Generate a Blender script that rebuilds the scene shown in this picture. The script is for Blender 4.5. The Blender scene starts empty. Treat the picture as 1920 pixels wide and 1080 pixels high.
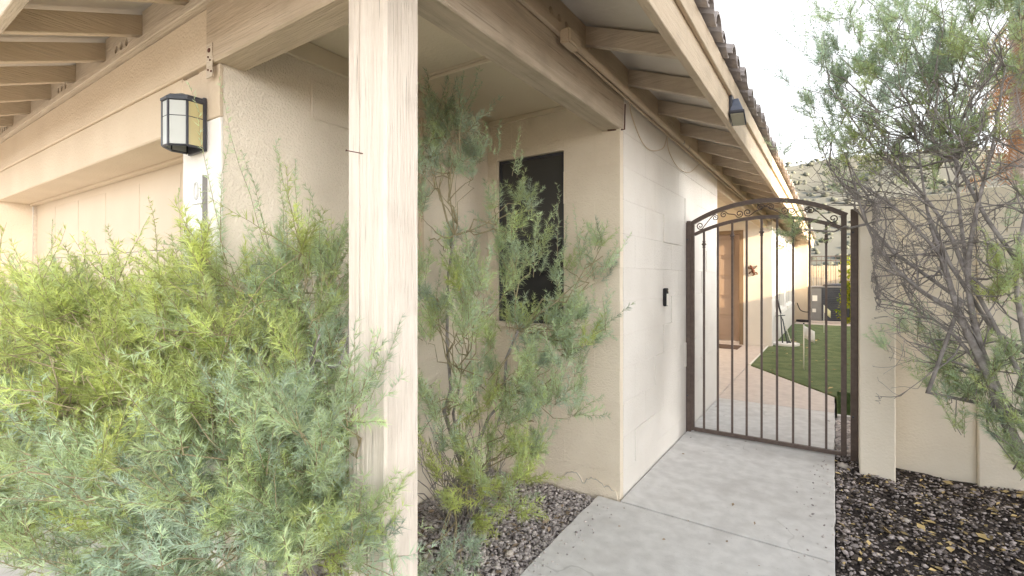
import bpy, bmesh, math, random
import numpy as np
from mathutils import Vector, Matrix
R = math.radians
random.seed(11); rng = np.random.default_rng(11)
S = bpy.context.scene
COL = S.collection

# ------------------------------------------------------------------ camera
cam = bpy.data.cameras.new('camera'); cam_o = bpy.data.objects.new('camera', cam); COL.objects.link(cam_o)
cam.sensor_width = 36; cam.lens = 36*900/1920
cam.shift_y = -19/1920
cam.clip_start = .05; cam.clip_end = 3000
cam_o.location = (0, 0, 1.28); cam_o.rotation_euler = (R(90), 0, R(33.8))
S.camera = cam_o

# ------------------------------------------------------------------ sky and sun
SUN_EL, SUN_ROT = R(15), R(102)
w = bpy.data.worlds.new('World'); S.world = w; w.use_nodes = True
nt = w.node_tree; bg = nt.nodes['Background']
sky = nt.nodes.new('ShaderNodeTexSky'); sky.sky_type = 'NISHITA'; sky.sun_disc = False
sky.sun_elevation = SUN_EL; sky.sun_rotation = SUN_ROT
sky.air_density = 1.0; sky.dust_density = 2.0; sky.ozone_density = 1.0
hs = nt.nodes.new('ShaderNodeHueSaturation'); hs.inputs['Saturation'].default_value = .15
nt.links.new(sky.outputs[0], hs.inputs['Color']); nt.links.new(hs.outputs[0], bg.inputs['Color'])
bg.inputs['Strength'].default_value = .15
sl = bpy.data.lights.new('sun', 'SUN'); so = bpy.data.objects.new('sun', sl); COL.objects.link(so)
sl.energy = 3.2; sl.angle = R(.6); sl.color = (1, .73, .43)
sd = Vector((math.sin(SUN_ROT)*math.cos(SUN_EL), math.cos(SUN_ROT)*math.cos(SUN_EL), math.sin(SUN_EL)))
so.rotation_euler = sd.to_track_quat('Z', 'Y').to_euler(); so.location = (8, -4, 8)
S.view_settings.view_transform = 'Standard'; S.view_settings.look = 'None'
S.view_settings.gamma = 1; S.view_settings.use_curve_mapping = False
S.view_settings.exposure = 2.2
try:
    S.cycles.max_bounces = 8; S.cycles.diffuse_bounces = 5; S.cycles.transparent_max_bounces = 8; S.cycles.use_denoising = True; S.cycles.denoising_prefilter = 'NONE'
except Exception: pass

# ------------------------------------------------------------------ materials
def mat(name, c1, c2=None, scale=6, rough=.8, bump=0, bscale=60, stretch=None, spec=.3, metal=0,
        stain=None, stain_scale=2, stain_amt=.5, detail=5, isl=0, trans=0):
    """two-tone noise colour + fine relief; stain = a third colour in soft patches; isl = value jitter for each piece"""
    m = bpy.data.materials.new(name); m.use_nodes = True
    n = m.node_tree.nodes; l = m.node_tree.links; p = n['Principled BSDF']
    p.inputs['Roughness'].default_value = rough; p.inputs['Specular IOR Level'].default_value = spec
    p.inputs['Metallic'].default_value = metal
    geo = n.new('ShaderNodeNewGeometry'); mp = n.new('ShaderNodeMapping')
    l.new(geo.outputs['Position'], mp.inputs['Vector'])
    if stretch: mp.inputs['Scale'].default_value = stretch
    col = None
    if c2 is None: c2 = c1
    t = n.new('ShaderNodeTexNoise'); t.inputs['Scale'].default_value = scale; t.inputs['Detail'].default_value = detail
    l.new(mp.outputs[0], t.inputs['Vector'])
    r = n.new('ShaderNodeValToRGB'); r.color_ramp.elements[0].position = .35; r.color_ramp.elements[1].position = .65
    r.color_ramp.elements[0].color = (*c1, 1); r.color_ramp.elements[1].color = (*c2, 1)
    l.new(t.outputs['Fac'], r.inputs['Fac']); col = r.outputs['Color']
    if stain:
        t2 = n.new('ShaderNodeTexNoise'); t2.inputs['Scale'].default_value = stain_scale; t2.inputs['Detail'].default_value = 6
        l.new(geo.outputs['Position'], t2.inputs['Vector'])
        mr = n.new('ShaderNodeMapRange'); mr.inputs[1].default_value = .5; mr.inputs[2].default_value = .75
        mr.inputs[4].default_value = stain_amt
        l.new(t2.outputs['Fac'], mr.inputs[0])
        mx = n.new('ShaderNodeMixRGB'); l.new(mr.outputs[0], mx.inputs['Fac']); l.new(col, mx.inputs['Color1'])
        mx.inputs['Color2'].default_value = (*stain, 1); col = mx.outputs[0]
    if isl:
        hv = n.new('ShaderNodeHueSaturation'); mr = n.new('ShaderNodeMapRange')
        mr.inputs[3].default_value = 1-isl; mr.inputs[4].default_value = 1+isl
        l.new(geo.outputs['Random Per Island'], mr.inputs[0]); l.new(mr.outputs[0], hv.inputs['Value'])
        l.new(col, hv.inputs['Color']); col = hv.outputs[0]
    l.new(col, p.inputs['Base Color'])
    if bump:
        b = n.new('ShaderNodeTexNoise'); b.inputs['Scale'].default_value = bscale; b.inputs['Detail'].default_value = 6
        l.new(mp.outputs[0], b.inputs['Vector'])
        bn = n.new('ShaderNodeBump'); bn.inputs['Strength'].default_value = bump; bn.inputs['Distance'].default_value = .01
        l.new(b.outputs['Fac'], bn.inputs['Height']); l.new(bn.outputs[0], p.inputs['Normal'])
    return m

def wood_mat(name, c1, c2, axis, crack=.0):
    """painted rough-sawn timber: grain runs along axis, dark checks where the paint has opened"""
    st = [48, 48, 48]; st[axis] = 3.2
    m = mat(name, c1, c2, 1, .75, .6, 3, tuple(st), stain=tuple(v*.74 for v in c1), stain_scale=7, stain_amt=.5)
    n = m.node_tree.nodes; l = m.node_tree.links; p = n['Principled BSDF']
    geo = n.new('ShaderNodeNewGeometry'); mp = n.new('ShaderNodeMapping'); l.new(geo.outputs['Position'], mp.inputs['Vector'])
    s2 = [75, 75, 75]; s2[axis] = 2.0; mp.inputs['Scale'].default_value = s2; 
    t = n.new('ShaderNodeTexNoise'); t.inputs['Scale'].default_value = 1.3; t.inputs['Detail'].default_value = 3
    l.new(mp.outputs[0], t.inputs['Vector'])
    mr = n.new('ShaderNodeMapRange'); mr.inputs[1].default_value = .655; mr.inputs[2].default_value = .7; mr.inputs[4].default_value = crack
    l.new(t.outputs['Fac'], mr.inputs[0])
    mx = n.new('ShaderNodeMixRGB'); l.new(mr.outputs[0], mx.inputs['Fac'])
    src = p.inputs['Base Color'].links[0].from_socket
    l.new(src, mx.inputs['Color1']); mx.inputs['Color2'].default_value = (.2, .17, .14, 1)
    l.new(mx.outputs[0], p.inputs['Base Color'])
    return m

def leaf_mat(name, stops, trans=.3):
    m = bpy.data.materials.new(name); m.use_nodes = True
    n = m.node_tree.nodes; l = m.node_tree.links; p = n['Principled BSDF']
    a = n.new('ShaderNodeAttribute'); a.attribute_name = 'tint'
    r = n.new('ShaderNodeValToRGB'); e = r.color_ramp.elements
    e[0].position, e[0].color = stops[0][0], (*stops[0][1], 1); e[1].position, e[1].color = stops[-1][0], (*stops[-1][1], 1)
    for ps, c in stops[1:-1]:
        q = e.new(ps); q.color = (*c, 1)
    l.new(a.outputs['Fac'], r.inputs['Fac'])
    v_ = n.new('ShaderNodeAttribute'); v_.attribute_name = 'value'; hv = n.new('ShaderNodeHueSaturation'); l.new(r.outputs[0], hv.inputs['Color'])
    ad = n.new('ShaderNodeMath'); ad.operation = 'ADD'; ad.inputs[1].default_value = 1; l.new(v_.outputs['Fac'], ad.inputs[0]); l.new(ad.outputs[0], hv.inputs['Value'])
    r = hv; l.new(r.outputs[0], p.inputs['Base Color'])
    p.inputs['Roughness'].default_value = .6; p.inputs['Specular IOR Level'].default_value = .25
    tr = n.new('ShaderNodeBsdfTranslucent'); l.new(r.outputs[0], tr.inputs['Color'])
    mx = n.new('ShaderNodeMixShader'); mx.inputs[0].default_value = trans
    l.new(p.outputs[0], mx.inputs[1]); l.new(tr.outputs[0], mx.inputs[2]); l.new(mx.outputs[0], n['Material Output'].inputs[0])
    return m

def concrete_mat(name, c1, c2, dark):
    """worn concrete: fine mottle, pits, broom marks, small stains and hairline cracks"""
    m = mat(name, c1, c2, 14, .92, .22, 130, detail=12)
    n = m.node_tree.nodes; l = m.node_tree.links; p = n['Principled BSDF']
    geo = n.new('ShaderNodeNewGeometry'); src = p.inputs['Base Color'].links[0].from_socket
    def layer(fac, col):
        nonlocal src
        mx = n.new('ShaderNodeMixRGB'); l.new(fac, mx.inputs['Fac']); l.new(src, mx.inputs['Color1']); mx.inputs['Color2'].default_value = (*col, 1); src = mx.outputs[0]
    def thresh(sock, lo, hi, amt):
        q = n.new('ShaderNodeMapRange'); q.inputs[1].default_value = lo; q.inputs[2].default_value = hi; q.inputs[4].default_value = amt; l.new(sock, q.inputs[0]); return q.outputs[0]
    def noise(sc, det, vec=None):
        t = n.new('ShaderNodeTexNoise'); t.inputs['Scale'].default_value = sc; t.inputs['Detail'].default_value = det; l.new(vec or geo.outputs['Position'], t.inputs['Vector']); return t
    layer(thresh(noise(3.1, 10).outputs['Fac'], .52, .72, .45), dark)
    layer(thresh(noise(95, 2).outputs['Fac'], .68, .76, .55), tuple(v*.6 for v in dark))
    layer(thresh(noise(17, 3).outputs['Fac'], .72, .76, .6), tuple(v*.55 for v in dark))
    w_ = noise(2.3, 4); va = n.new('ShaderNodeVectorMath'); va.operation = 'MULTIPLY_ADD'; l.new(w_.outputs['Color'], va.inputs[0]); va.inputs[1].default_value = (.5, .5, .5); l.new(geo.outputs['Position'], va.inputs[2])
    v = n.new('ShaderNodeTexVoronoi'); v.feature = 'DISTANCE_TO_EDGE'; v.inputs['Scale'].default_value = .8; l.new(va.outputs[0], v.inputs['Vector'])
    c = n.new('ShaderNodeMath'); c.operation = 'MULTIPLY'; l.new(thresh(v.outputs['Distance'], .0045, .001, 1), c.inputs[0]); l.new(thresh(noise(1.3, 2).outputs['Fac'], .53, .6, .3), c.inputs[1])
    layer(c.outputs[0], tuple(v_*.45 for v_ in dark))
    l.new(src, p.inputs['Base Color']); return m
WALLC = (.66, .59, .49)
M = {}
M['wall'] = mat('painted_block', (.69, .66, .615), (.73, .7, .655), 3, .85, .5, 90, stain=(.6, .55, .49), stain_scale=1.6, stain_amt=.35)
M['stucco'] = mat('painted_stucco', (.73, .66, .555), (.77, .7, .595), 4, .88, .8, 110, stain=(.6, .53, .43), stain_scale=2.2, stain_amt=.35)
M['garage_wall'] = mat('warm_painted_wall', (.6, .5, .38), (.64, .54, .415), 3, .85, .5, 90, stain=(.58, .47, .34), stain_scale=2, stain_amt=.4)
M['white_wall'] = mat('white_wall_face', (.8, .77, .72), (.83, .8, .75), 4, .85, .4, 90)  # whiter than the garage wall above it
M['wood_x'] = wood_mat('painted_timber_x', (.51, .43, .335), (.59, .51, .41), 0, .3)
M['wood_y'] = wood_mat('painted_timber_y', (.56, .46, .34), (.6, .5, .38), 1, .25)
M['beam_y'] = wood_mat('rough_beam', (.44, .375, .29), (.53, .455, .36), 1, .5)
M['beam_x'] = wood_mat('rough_beam_x', (.45, .365, .27), (.53, .44, .335), 0, .5)
M['post'] = wood_mat('weathered_post', (.64, .575, .5), (.725, .66, .585), 2, .75)
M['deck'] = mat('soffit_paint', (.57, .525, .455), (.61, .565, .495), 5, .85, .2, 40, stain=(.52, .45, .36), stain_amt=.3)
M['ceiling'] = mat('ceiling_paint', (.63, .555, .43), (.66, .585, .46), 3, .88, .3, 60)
M['gdoor'] = mat('garage_door_paint', (.58, .49, .38), (.62, .53, .415), 2, .6, .1, 50)
M['iron'] = mat('brown_iron', (.085, .06, .05), (.115, .083, .07), 30, .45, .15, 120, spec=.5)
M['black'] = mat('black_metal', (.03, .032, .045), (.045, .048, .06), 30, .4, spec=.5)
M['conc'] = concrete_mat('concrete', (.56, .55, .535), (.66, .65, .635), (.43, .41, .395))
M['conc_pink'] = concrete_mat('pinkish_concrete', (.58, .51, .465), (.65, .58, .53), (.48, .43, .4))
M['drive'] = concrete_mat('driveway_concrete', (.57, .56, .545), (.66, .65, .635), (.47, .45, .44))
M['bed'] = mat('bed_soil', (.17, .145, .135), (.27, .235, .225), 60, .95, .8, 90)
M['mulch'] = mat('dark_mulch', (.018, .014, .013), (.05, .04, .038), 70, .95, .9, 90)
M['peb'] = mat('grey_pink_gravel', (.36, .325, .315), (.56, .51, .49), 25, .9, .4, 200, isl=.4)
M['peb2'] = mat('dark_gravel', (.052, .043, .037), (.135, .112, .098), 14, .85, .4, 200, isl=.7)
M['peb3'] = mat('pale_pebbles', (.26, .225, .22), (.45, .4, .385), 20, .85, .4, 200, isl=.45)
M['leaf_dry'] = mat('dry_leaf', (.4, .3, .14), (.55, .43, .22), 20, .8, isl=.5)
M['turf'] = mat('artificial_turf', (.1, .145, .06), (.165, .21, .095), 5, .95, .9, 300, detail=8)
M['turfblade'] = mat('turf_blade', (.06, .11, .035), (.1, .15, .055), 8, .8, isl=.3)
M['tile'] = mat('clay_tile', (.29, .26, .25), (.41, .375, .36), 9, .9, .5, 60, stain=(.13, .11, .1), stain_scale=6, stain_amt=.6)
M['hill'] = mat('dry_hillside', (.105, .11, .1), (.14, .145, .13), .05, .95, stain=(.085, .095, .075), stain_scale=.12, stain_amt=.8)
M['dirt'] = mat('dirt', (.3, .25, .2), (.36, .31, .26), 1, .95, .3, 20)
M['bounce_tint'] = mat('bounce_tinted_block', (.73, .65, .53), (.77, .69, .57), 4, .88, .7, 110, stain=(.64, .55, .43), stain_scale=2.2, stain_amt=.35)  # warm bounced glow put into the window wall's base colour
M['garden'] = mat('garden_stucco', (.8, .73, .61), (.83, .765, .65), 4, .88, .35, 70, stain=(.68, .6, .49), stain_scale=2.2, stain_amt=.35)
M['white'] = mat('white_plastic', (.78, .76, .7), (.8, .78, .72), 8, .5)
M['tileface'] = mat('white_glazed_tile', (.82, .81, .79), (.84, .83, .81), 8, .35, spec=.5)
M['digit'] = mat('pale_grey_digit', (.52, .52, .51), (.55, .55, .54), 8, .5)
M['digit_dark'] = mat('grey_digit', (.33, .33, .32), (.36, .36, .35), 8, .5)
M['rust'] = mat('rusty_metal', (.075, .027, .02), (.12, .045, .03), 30, .7)
M['door'] = mat('tan_door', (.33, .25, .2), (.36, .275, .22), 3, .6)
M['door_frame'] = mat('ochre_frame', (.22, .155, .1), (.25, .18, .115), 3, .6)
M['ac'] = mat('dark_grey_metal', (.055, .06, .075), (.075, .08, .095), 6, .5, spec=.5)
M['ac_panel'] = mat('grey_metal', (.2, .195, .19), (.23, .225, .22), 6, .5, spec=.5)
M['bark'] = mat('grey_bark', (.2, .18, .168), (.35, .325, .31), 30, .9, .5, 80)
M['twig'] = mat('brown_twig', (.27, .23, .14), (.36, .32, .2), 20, .9)
M['greytwig'] = mat('silvery_twig', (.17, .155, .145), (.34, .315, .3), 12, .9)
M['needle'] = leaf_mat('needle_leaf', [(0, (.42, .52, .42)), (.3, (.46, .565, .36)), (.6, (.47, .56, .27)), (1, (.5, .56, .17))])
M['broadleaf'] = leaf_mat('citrus_leaf', [(0, (.12, .2, .02)), (1, (.4, .38, .03))], .4)
M['palm'] = leaf_mat('palm_leaf', [(0, (.22, .12, .06)), (.7, (.27, .16, .09)), (1, (.12, .17, .06))], .25)
M['fence'] = mat('tan_fence_board', (.6, .5, .36), (.68, .57, .42), 3, .85, isl=0)
M['plaster_far'] = mat('shade_house_stucco', (.6, .5, .4), (.64, .54, .44), 2, .9, .3, 40)
M['rubber'] = mat('black_rubber', (.015, .015, .017), (.025, .025, .028), 20, .6)
M['mat_'] = mat('brown_doormat', (.12, .08, .06), (.17, .12, .09), 60, .95, .6, 200)
M['yellow_flag'] = mat('pale_yellow_flag', (.75, .7, .42), (.8, .75, .5), 8, .8)
def glass_mat(name, col, rough=.05, alpha_tint=None):
    m = bpy.data.materials.new(name); m.use_nodes = True; p = m.node_tree.nodes['Principled BSDF']
    p.inputs['Base Color'].default_value = (*col, 1); p.inputs['Roughness'].default_value = rough
    p.inputs['Specular IOR Level'].default_value = .5
    return m
M['darkglass'] = glass_mat('dark_window_glass', (.02, .022, .026), .06)
M['screen'] = mat('insect_screen', (.05, .05, .05), (.056, .055, .054), 1, .3, spec=.4)
M['frost'] = mat('frosted_glass', (.4, .41, .38), (.44, .45, .42), 8, .3, spec=.5)
M['amber'] = mat('amber_glass', (.42, .36, .18), (.45, .39, .2), 8, .3, spec=.5)
M['farglass'] = glass_mat('far_window_glass', (.3, .29, .27), .08)

# ------------------------------------------------------------------ helpers
def link(name, me, m=None, parent=None, loc=None):
    o = bpy.data.objects.new(name, me)
    if m is not None and me is not None and len(me.materials) == 0:
        for q in (m if isinstance(m, (list, tuple)) else [m]): me.materials.append(q)
    COL.objects.link(o)
    if loc is not None: o.location = loc
    if parent is not None:
        o.parent = parent
        # every parent is only translated: keep world placement
        o.matrix_parent_inverse = Matrix.Translation(-WORLD(parent))
    return o
def WORLD(o):
    """world position of an object whose ancestors are only translated"""
    if o.parent is None: return Vector(o.location)
    return WORLD(o.parent) + o.matrix_parent_inverse.to_translation() + Vector(o.location)
def tag(o, label=None, cat=None, group=None, kind=None):
    if label: o['label'] = label
    if cat: o['category'] = cat
    if group: o['group'] = group
    if kind: o['kind'] = kind
    return o
def thing(name, loc, label, cat, group=None):
    o = bpy.data.objects.new(name, None); COL.objects.link(o); o.location = loc; o.empty_display_size = .1
    return tag(o, label, cat, group)
def pymesh(name, v, f, smooth=False):
    me = bpy.data.meshes.new(name); me.from_pydata([tuple(q) for q in v], [], f); me.update()
    if smooth:
        for p in me.polygons: p.use_smooth = True
    return me
def npmesh(name, v, f, tint=None, mats=None, smooth=False, value=None):
    """fast mesh: v (N,3), f (M,k)"""
    me = bpy.data.meshes.new(name); v = np.asarray(v, np.float32); f = np.asarray(f, np.int32); k = f.shape[1]
    me.vertices.add(len(v)); me.vertices.foreach_set('co', v.ravel())
    me.loops.add(f.size); me.loops.foreach_set('vertex_index', f.ravel())
    me.polygons.add(len(f)); me.polygons.foreach_set('loop_start', np.arange(0, f.size, k, dtype=np.int32))
    if mats is not None: me.polygons.foreach_set('material_index', np.asarray(mats, np.int32))
    if smooth: me.polygons.foreach_set('use_smooth', np.ones(len(f), bool))
    if tint is not None:
        a = me.attributes.new('tint', 'FLOAT', 'POINT'); a.data.foreach_set('value', np.asarray(tint, np.float32))
    if value is not None:
        a = me.attributes.new('value', 'FLOAT', 'POINT'); a.data.foreach_set('value', np.asarray(value, np.float32))
    me.update(calc_edges=True); return me
def bm_box(bm, x0, x1, y0, y1, z0, z1):
    vs = [bm.verts.new(p) for p in ((x0,y0,z0),(x1,y0,z0),(x1,y1,z0),(x0,y1,z0),(x0,y0,z1),(x1,y0,z1),(x1,y1,z1),(x0,y1,z1))]
    for q in ((3,2,1,0),(4,5,6,7),(0,1,5,4),(1,2,6,5),(2,3,7,6),(3,0,4,7)): bm.faces.new([vs[i] for i in q])
    return vs
def bm_done(bm, name, bevel=0, seg=1):
    bmesh.ops.recalc_face_normals(bm, faces=bm.faces)
    if bevel: bmesh.ops.bevel(bm, geom=list(bm.edges), offset=bevel, segments=seg, affect='EDGES', clamp_overlap=True)
    me = bpy.data.meshes.new(name); bm.to_mesh(me); bm.free(); return me
def boxmesh(name, x0, x1, y0, y1, z0, z1, bevel=0, seg=1):
    bm = bmesh.new(); bm_box(bm, x0, x1, y0, y1, z0, z1); return bm_done(bm, name, bevel, seg)
def box(name, x0, x1, y0, y1, z0, z1, m, parent=None, bevel=0, seg=1):
    return link(name, boxmesh(name, x0, x1, y0, y1, z0, z1, bevel, seg), m, parent)
def prism(name, pts, vec, m, parent=None, bevel=0):
    """polygon pts (3-D, planar) swept along vec"""
    bm = bmesh.new(); a = [bm.verts.new(p) for p in pts]; b = [bm.verts.new(Vector(p)+Vector(vec)) for p in pts]
    n = len(pts); bm.faces.new(a); bm.faces.new(b[::-1])
    for i in range(n): bm.faces.new([a[i], b[i], b[(i+1) % n], a[(i+1) % n]])
    return link(name, bm_done(bm, name, bevel), m, parent)
def tube_data(pts, rad, k=6):
    pts = [Vector(p) for p in pts]; n = len(pts)
    if not hasattr(rad, '__len__'): rad = [rad]*n
    V, F = [], []; prev = None
    for i, p in enumerate(pts):
        t = (pts[min(i+1, n-1)] - pts[max(i-1, 0)]).normalized()
        if prev is None: prev = t.cross(Vector((0, 0, 1))) if abs(t.z) < .9 else t.cross(Vector((1, 0, 0)))
        u = (prev - t*prev.dot(t)).normalized(); prev = u; q = t.cross(u)
        for j in range(k):
            a = 2*math.pi*j/k; V.append(p + (u*math.cos(a) + q*math.sin(a))*rad[i])
    for i in range(n-1):
        for j in range(k): F.append((i*k+j, i*k+(j+1) % k, (i+1)*k+(j+1) % k, (i+1)*k+j))
    F.append(tuple(range(k))[::-1]); F.append(tuple((n-1)*k+j for j in range(k)))
    return V, F
def tube(name, pts, rad, m, parent=None, k=6, smooth=True):
    V, F = tube_data(pts, rad, k); return link(name, pymesh(name, V, F, smooth), m, parent)
def disc_cyl(name, c, r, h, m, parent=None, k=24, axis=2):
    a = Vector((0, 0, 0)); a[axis] = h
    return tube(name, [Vector(c), Vector(c)+a], r, m, parent, k, False)
def holed_board(name, w_, h_, holes, depth, r):
    """board in local X (width) / Z (height), thickness along +Y, with round holes"""
    cu = bpy.data.curves.new(name, 'CURVE'); cu.dimensions = '2D'; cu.fill_mode = 'BOTH'; cu.extrude = depth/2
    def sp(pts):
        s = cu.splines.new('POLY'); s.points.add(len(pts)-1); s.use_cyclic_u = True
        for q, p in zip(s.points, pts): q.co = (p[0], p[1], 0, 1)
    sp([(0, 0), (w_, 0), (w_, h_), (0, h_)])
    for hx, hz in holes: sp([(hx+r*math.cos(i*math.pi/6), hz+r*math.sin(i*math.pi/6)) for i in range(12)])
    o = bpy.data.objects.new('tmp', cu); COL.objects.link(o)
    dg = bpy.context.evaluated_depsgraph_get(); me = bpy.data.meshes.new_from_object(o.evaluated_get(dg))
    bpy.data.objects.remove(o); bpy.data.curves.remove(cu)
    me.transform(Matrix.Rotation(R(90), 4, 'X')); me.materials.clear(); me.name = name
    return me
def smooth_path(pts, n=14):
    """Catmull-Rom through pts"""
    P = [np.array(p, float) for p in pts]; P = [2*P[0]-P[1]] + P + [2*P[-1]-P[-2]]; out = []
    for i in range(1, len(P)-2):
        for t in np.linspace(0, 1, n, endpoint=False):
            a, b, c, d = P[i-1:i+3]
            out.append(.5*((2*b)+(-a+c)*t+(2*a-5*b+4*c-d)*t*t+(-a+3*b-3*c+d)*t**3))
    out.append(P[-2]); return out

XW, YW, YG, XG = -1.026, 2.66, .92, -1.985     # right wall, window wall, garage front, garage side
Y1, Y2, XF = 5.46, 10.1, -.945                 # entry recess start / end, far wall
SL = .39                                       # roof slope
RB = 2.445                                     # rafter underside at the walls
RH = .095                                      # rafter depth
ZC = 2.345                                     # porch ceiling

# ================================================================== SETTING: ground
def sheet(name, poly, z, m, parent=None, kind='structure', thick=0):
    if thick: o = prism(name, [(x, y, z-thick) for x, y in poly], (0, 0, thick), m, parent, .003)
    else: o = link(name, pymesh(name, [(x, y, z) for x, y in poly], [tuple(range(len(poly)))]), m, parent)
    if parent is None: o['kind'] = kind
    return o
sheet('ground', [(-400, -400), (400, -400), (400, 400), (-400, 400)], -.16, M['dirt'])
sheet('driveway', [(-9, -9), (-1.145, -9), (-1.145, .52), (-1.99, .52), (-1.99, 1.4), (-9, 1.4)], -.02, M['drive'], thick=.1)
sheet('gravel_bed', [(-1.99, .53), (-1.14, .53), (-1.14, 2.7), (-1.99, 2.7)], -.035, M['bed'])
pth = thing('path', (0, 0, 0), 'pale concrete walk leading through the iron gate', 'path'); del pth['category']; pth['kind'] = 'structure'
def slab(poly, m):
    out = []
    for (xa, ya), (xb, yb) in zip(poly, poly[1:]+poly[:1]):
        L = math.hypot(xb-xa, yb-ya); k = max(1, int(L/.06)) if (abs(xa) < .02 and abs(xb) < .02) or (xa < -1.1 and xb < -1.1) else 1
        for i in range(k):
            t = i/k; w_ = random.uniform(-.006, .004) if 0 < i < k else 0
            out.append((xa+(xb-xa)*t+w_, ya+(yb-ya)*t))
    poly = out; sheet('slab', poly, 0, m, pth, thick=.1)
slab([(-1.135, -3), (.0, -3), (.004, -.2), (-1.13, -.2)], M['conc'])
slab([(-1.13, -.19), (.004, -.19), (.006, 2.595), (-1.02, 2.625), (-1.15, 2.63), (-1.125, 1.8)], M['conc'])
slab([(-1.017, 2.638), (.006, 2.607), (.008, 4.155), (-1.017, 4.155)], M['conc'])
slab([(-1.017, 4.165), (.008, 4.165), (.012, 5.487), (-1.017, 5.487)], M['conc'])
slab([(-1.03, 5.5), (.012, 5.5), (.012, 6.2), (-1.0, 7.74), (-1.03, 7.8)], M['conc_pink'])
slab([(-3.2, 5.5), (-1.038, 5.5), (-1.038, 10.09), (-3.2, 10.09)], M['conc_pink'])
lawn = sheet('lawn', [(.03, 5.42), (2.5, 5.42), (2.5, 15.4), (-.94, 15.4), (-.94, 10.1), (-1.0, 10.0), (-1.0, 7.77), (.03, 6.2)], .012, M['turf'], thick=.05)
sheet('kerb', [(-1.03, 7.81), (-1.003, 7.79), (-1.003, 10.09), (-1.03, 10.09)], .015, M['white'], thick=.06)
sheet('kerb', [(.03, 5.36), (2.5, 5.36), (2.5, 5.415), (.03, 5.415)], .01, M['conc'], thick=.08)
sheet('patio', [(-.9, 15.42), (2.5, 15.42), (2.5, 19.2), (-.9, 19.2)], -.002, M['conc_pink'], thick=.08)
sheet('gravel_bed', [(.014, 4.19), (.145, 4.19), (.145, 4.46), (2.5, 4.46), (2.5, 5.355), (.014, 5.355)], -.03, M['bed'])
# right-hand bed: an uneven dark sheet
nx, ny = 40, 60; gx = np.linspace(.01, 4.9, nx); gy = np.linspace(-3, 4.42, ny)
def bedz(x, y): return -.035 - .03*np.minimum(x, 1.5) + .012*np.sin(x*7+1)*np.sin(y*5) + .01*np.sin(x*15+y*9)
V = [(x, y, float(bedz(x, y))) for y in gy for x in gx]
F = [(j*nx+i, j*nx+i+1, (j+1)*nx+i+1, (j+1)*nx+i) for j in range(ny-1) for i in range(nx-1)]
o = link('mulch_bed', pymesh('mulch_bed', V, F, True), M['mulch']); o['kind'] = 'structure'
# hill behind
nx, ny = 90, 50; gx = np.linspace(-320, 260, nx); gy = np.linspace(60, 330, ny)
def hillz(x, y):
    t = np.clip((y-75)/120, 0, 1); t = t*t*(3-2*t)
    h = 33*np.exp(-((x+25)/95)**2) + 14*np.exp(-((x-110)/70)**2) + 9
    return -1 + t*(h + 2.2*np.sin(x*.09+y*.03) + 1.6*np.sin(x*.21-y*.13) + 1.0*np.sin(x*.5+y*.37))
V = [(x, y, float(hillz(x, y))) for y in gy for x in gx]
F = [(j*nx+i, j*nx+i+1, (j+1)*nx+i+1, (j+1)*nx+i) for j in range(ny-1) for i in range(nx-1)]
o = link('hill', pymesh('hill', V, F, True), M['hill']); o['kind'] = 'structure'
# scrub on the hill
def octas(P, size, squash=(.6, 1), seed=0):
    g = np.random.default_rng(seed); n = len(P)
    base = np.array([(1,0,0),(-1,0,0),(0,1,0),(0,-1,0),(0,0,1),(0,0,-1),
                     (.62,.62,.5),(-.62,.62,.5),(-.62,-.62,.5),(.62,-.62,.5)], float)
    tri = np.array([(0,6,4),(6,2,4),(2,7,4),(7,1,4),(1,8,4),(8,3,4),(3,9,4),(9,0,4),(0,2,6),(2,1,7),(1,3,8),(3,0,9),
                    (2,0,5),(1,2,5),(3,1,5),(0,3,5)])
    v = base[None]*(1+g.uniform(-.28, .28, (n, 10, 1)))
    s = size[:, None, None]*np.stack([g.uniform(.75, 1.25, n), g.uniform(.75, 1.25, n), g.uniform(*squash, n)], 1)[:, None]
    v = v*s; a = g.uniform(0, 6.28, n); ca, sa = np.cos(a)[:, None], np.sin(a)[:, None]
    v = np.stack([v[..., 0]*ca-v[..., 1]*sa, v[..., 0]*sa+v[..., 1]*ca, v[..., 2]], -1)
    # a little tilt
    b = g.uniform(-.5, .5, n)[:, None]; v = np.stack([v[..., 0], v[..., 1]*np.cos(b)-v[..., 2]*np.sin(b), v[..., 1]*np.sin(b)+v[..., 2]*np.cos(b)], -1)
    v = v + P[:, None]
    return v.reshape(-1, 3), (tri[None]+10*np.arange(n)[:, None, None]).reshape(-1, 3)
n = 5200; hx = rng.uniform(-110, 110, n); hy = rng.uniform(90, 215, n); P = np.stack([hx, hy, hillz(hx, hy)+.2], 1)
v, f = octas(P, rng.uniform(.2, .85, n), seed=3)
M['scrub'] = mat('scrub', (.095, .105, .085), (.125, .135, .11), .3, .95, isl=.2)
o = link('hillside_shrubs', npmesh('hillside_shrubs', v, f), M['scrub']); tag(o, 'sparse grey green scrub dotted over the hillside', kind='stuff')

# ================================================================== THE HOUSE
H = thing('house', (-2, 3, 0), 'cream painted block house with low tiled roof and deep open eaves', 'house')
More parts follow.
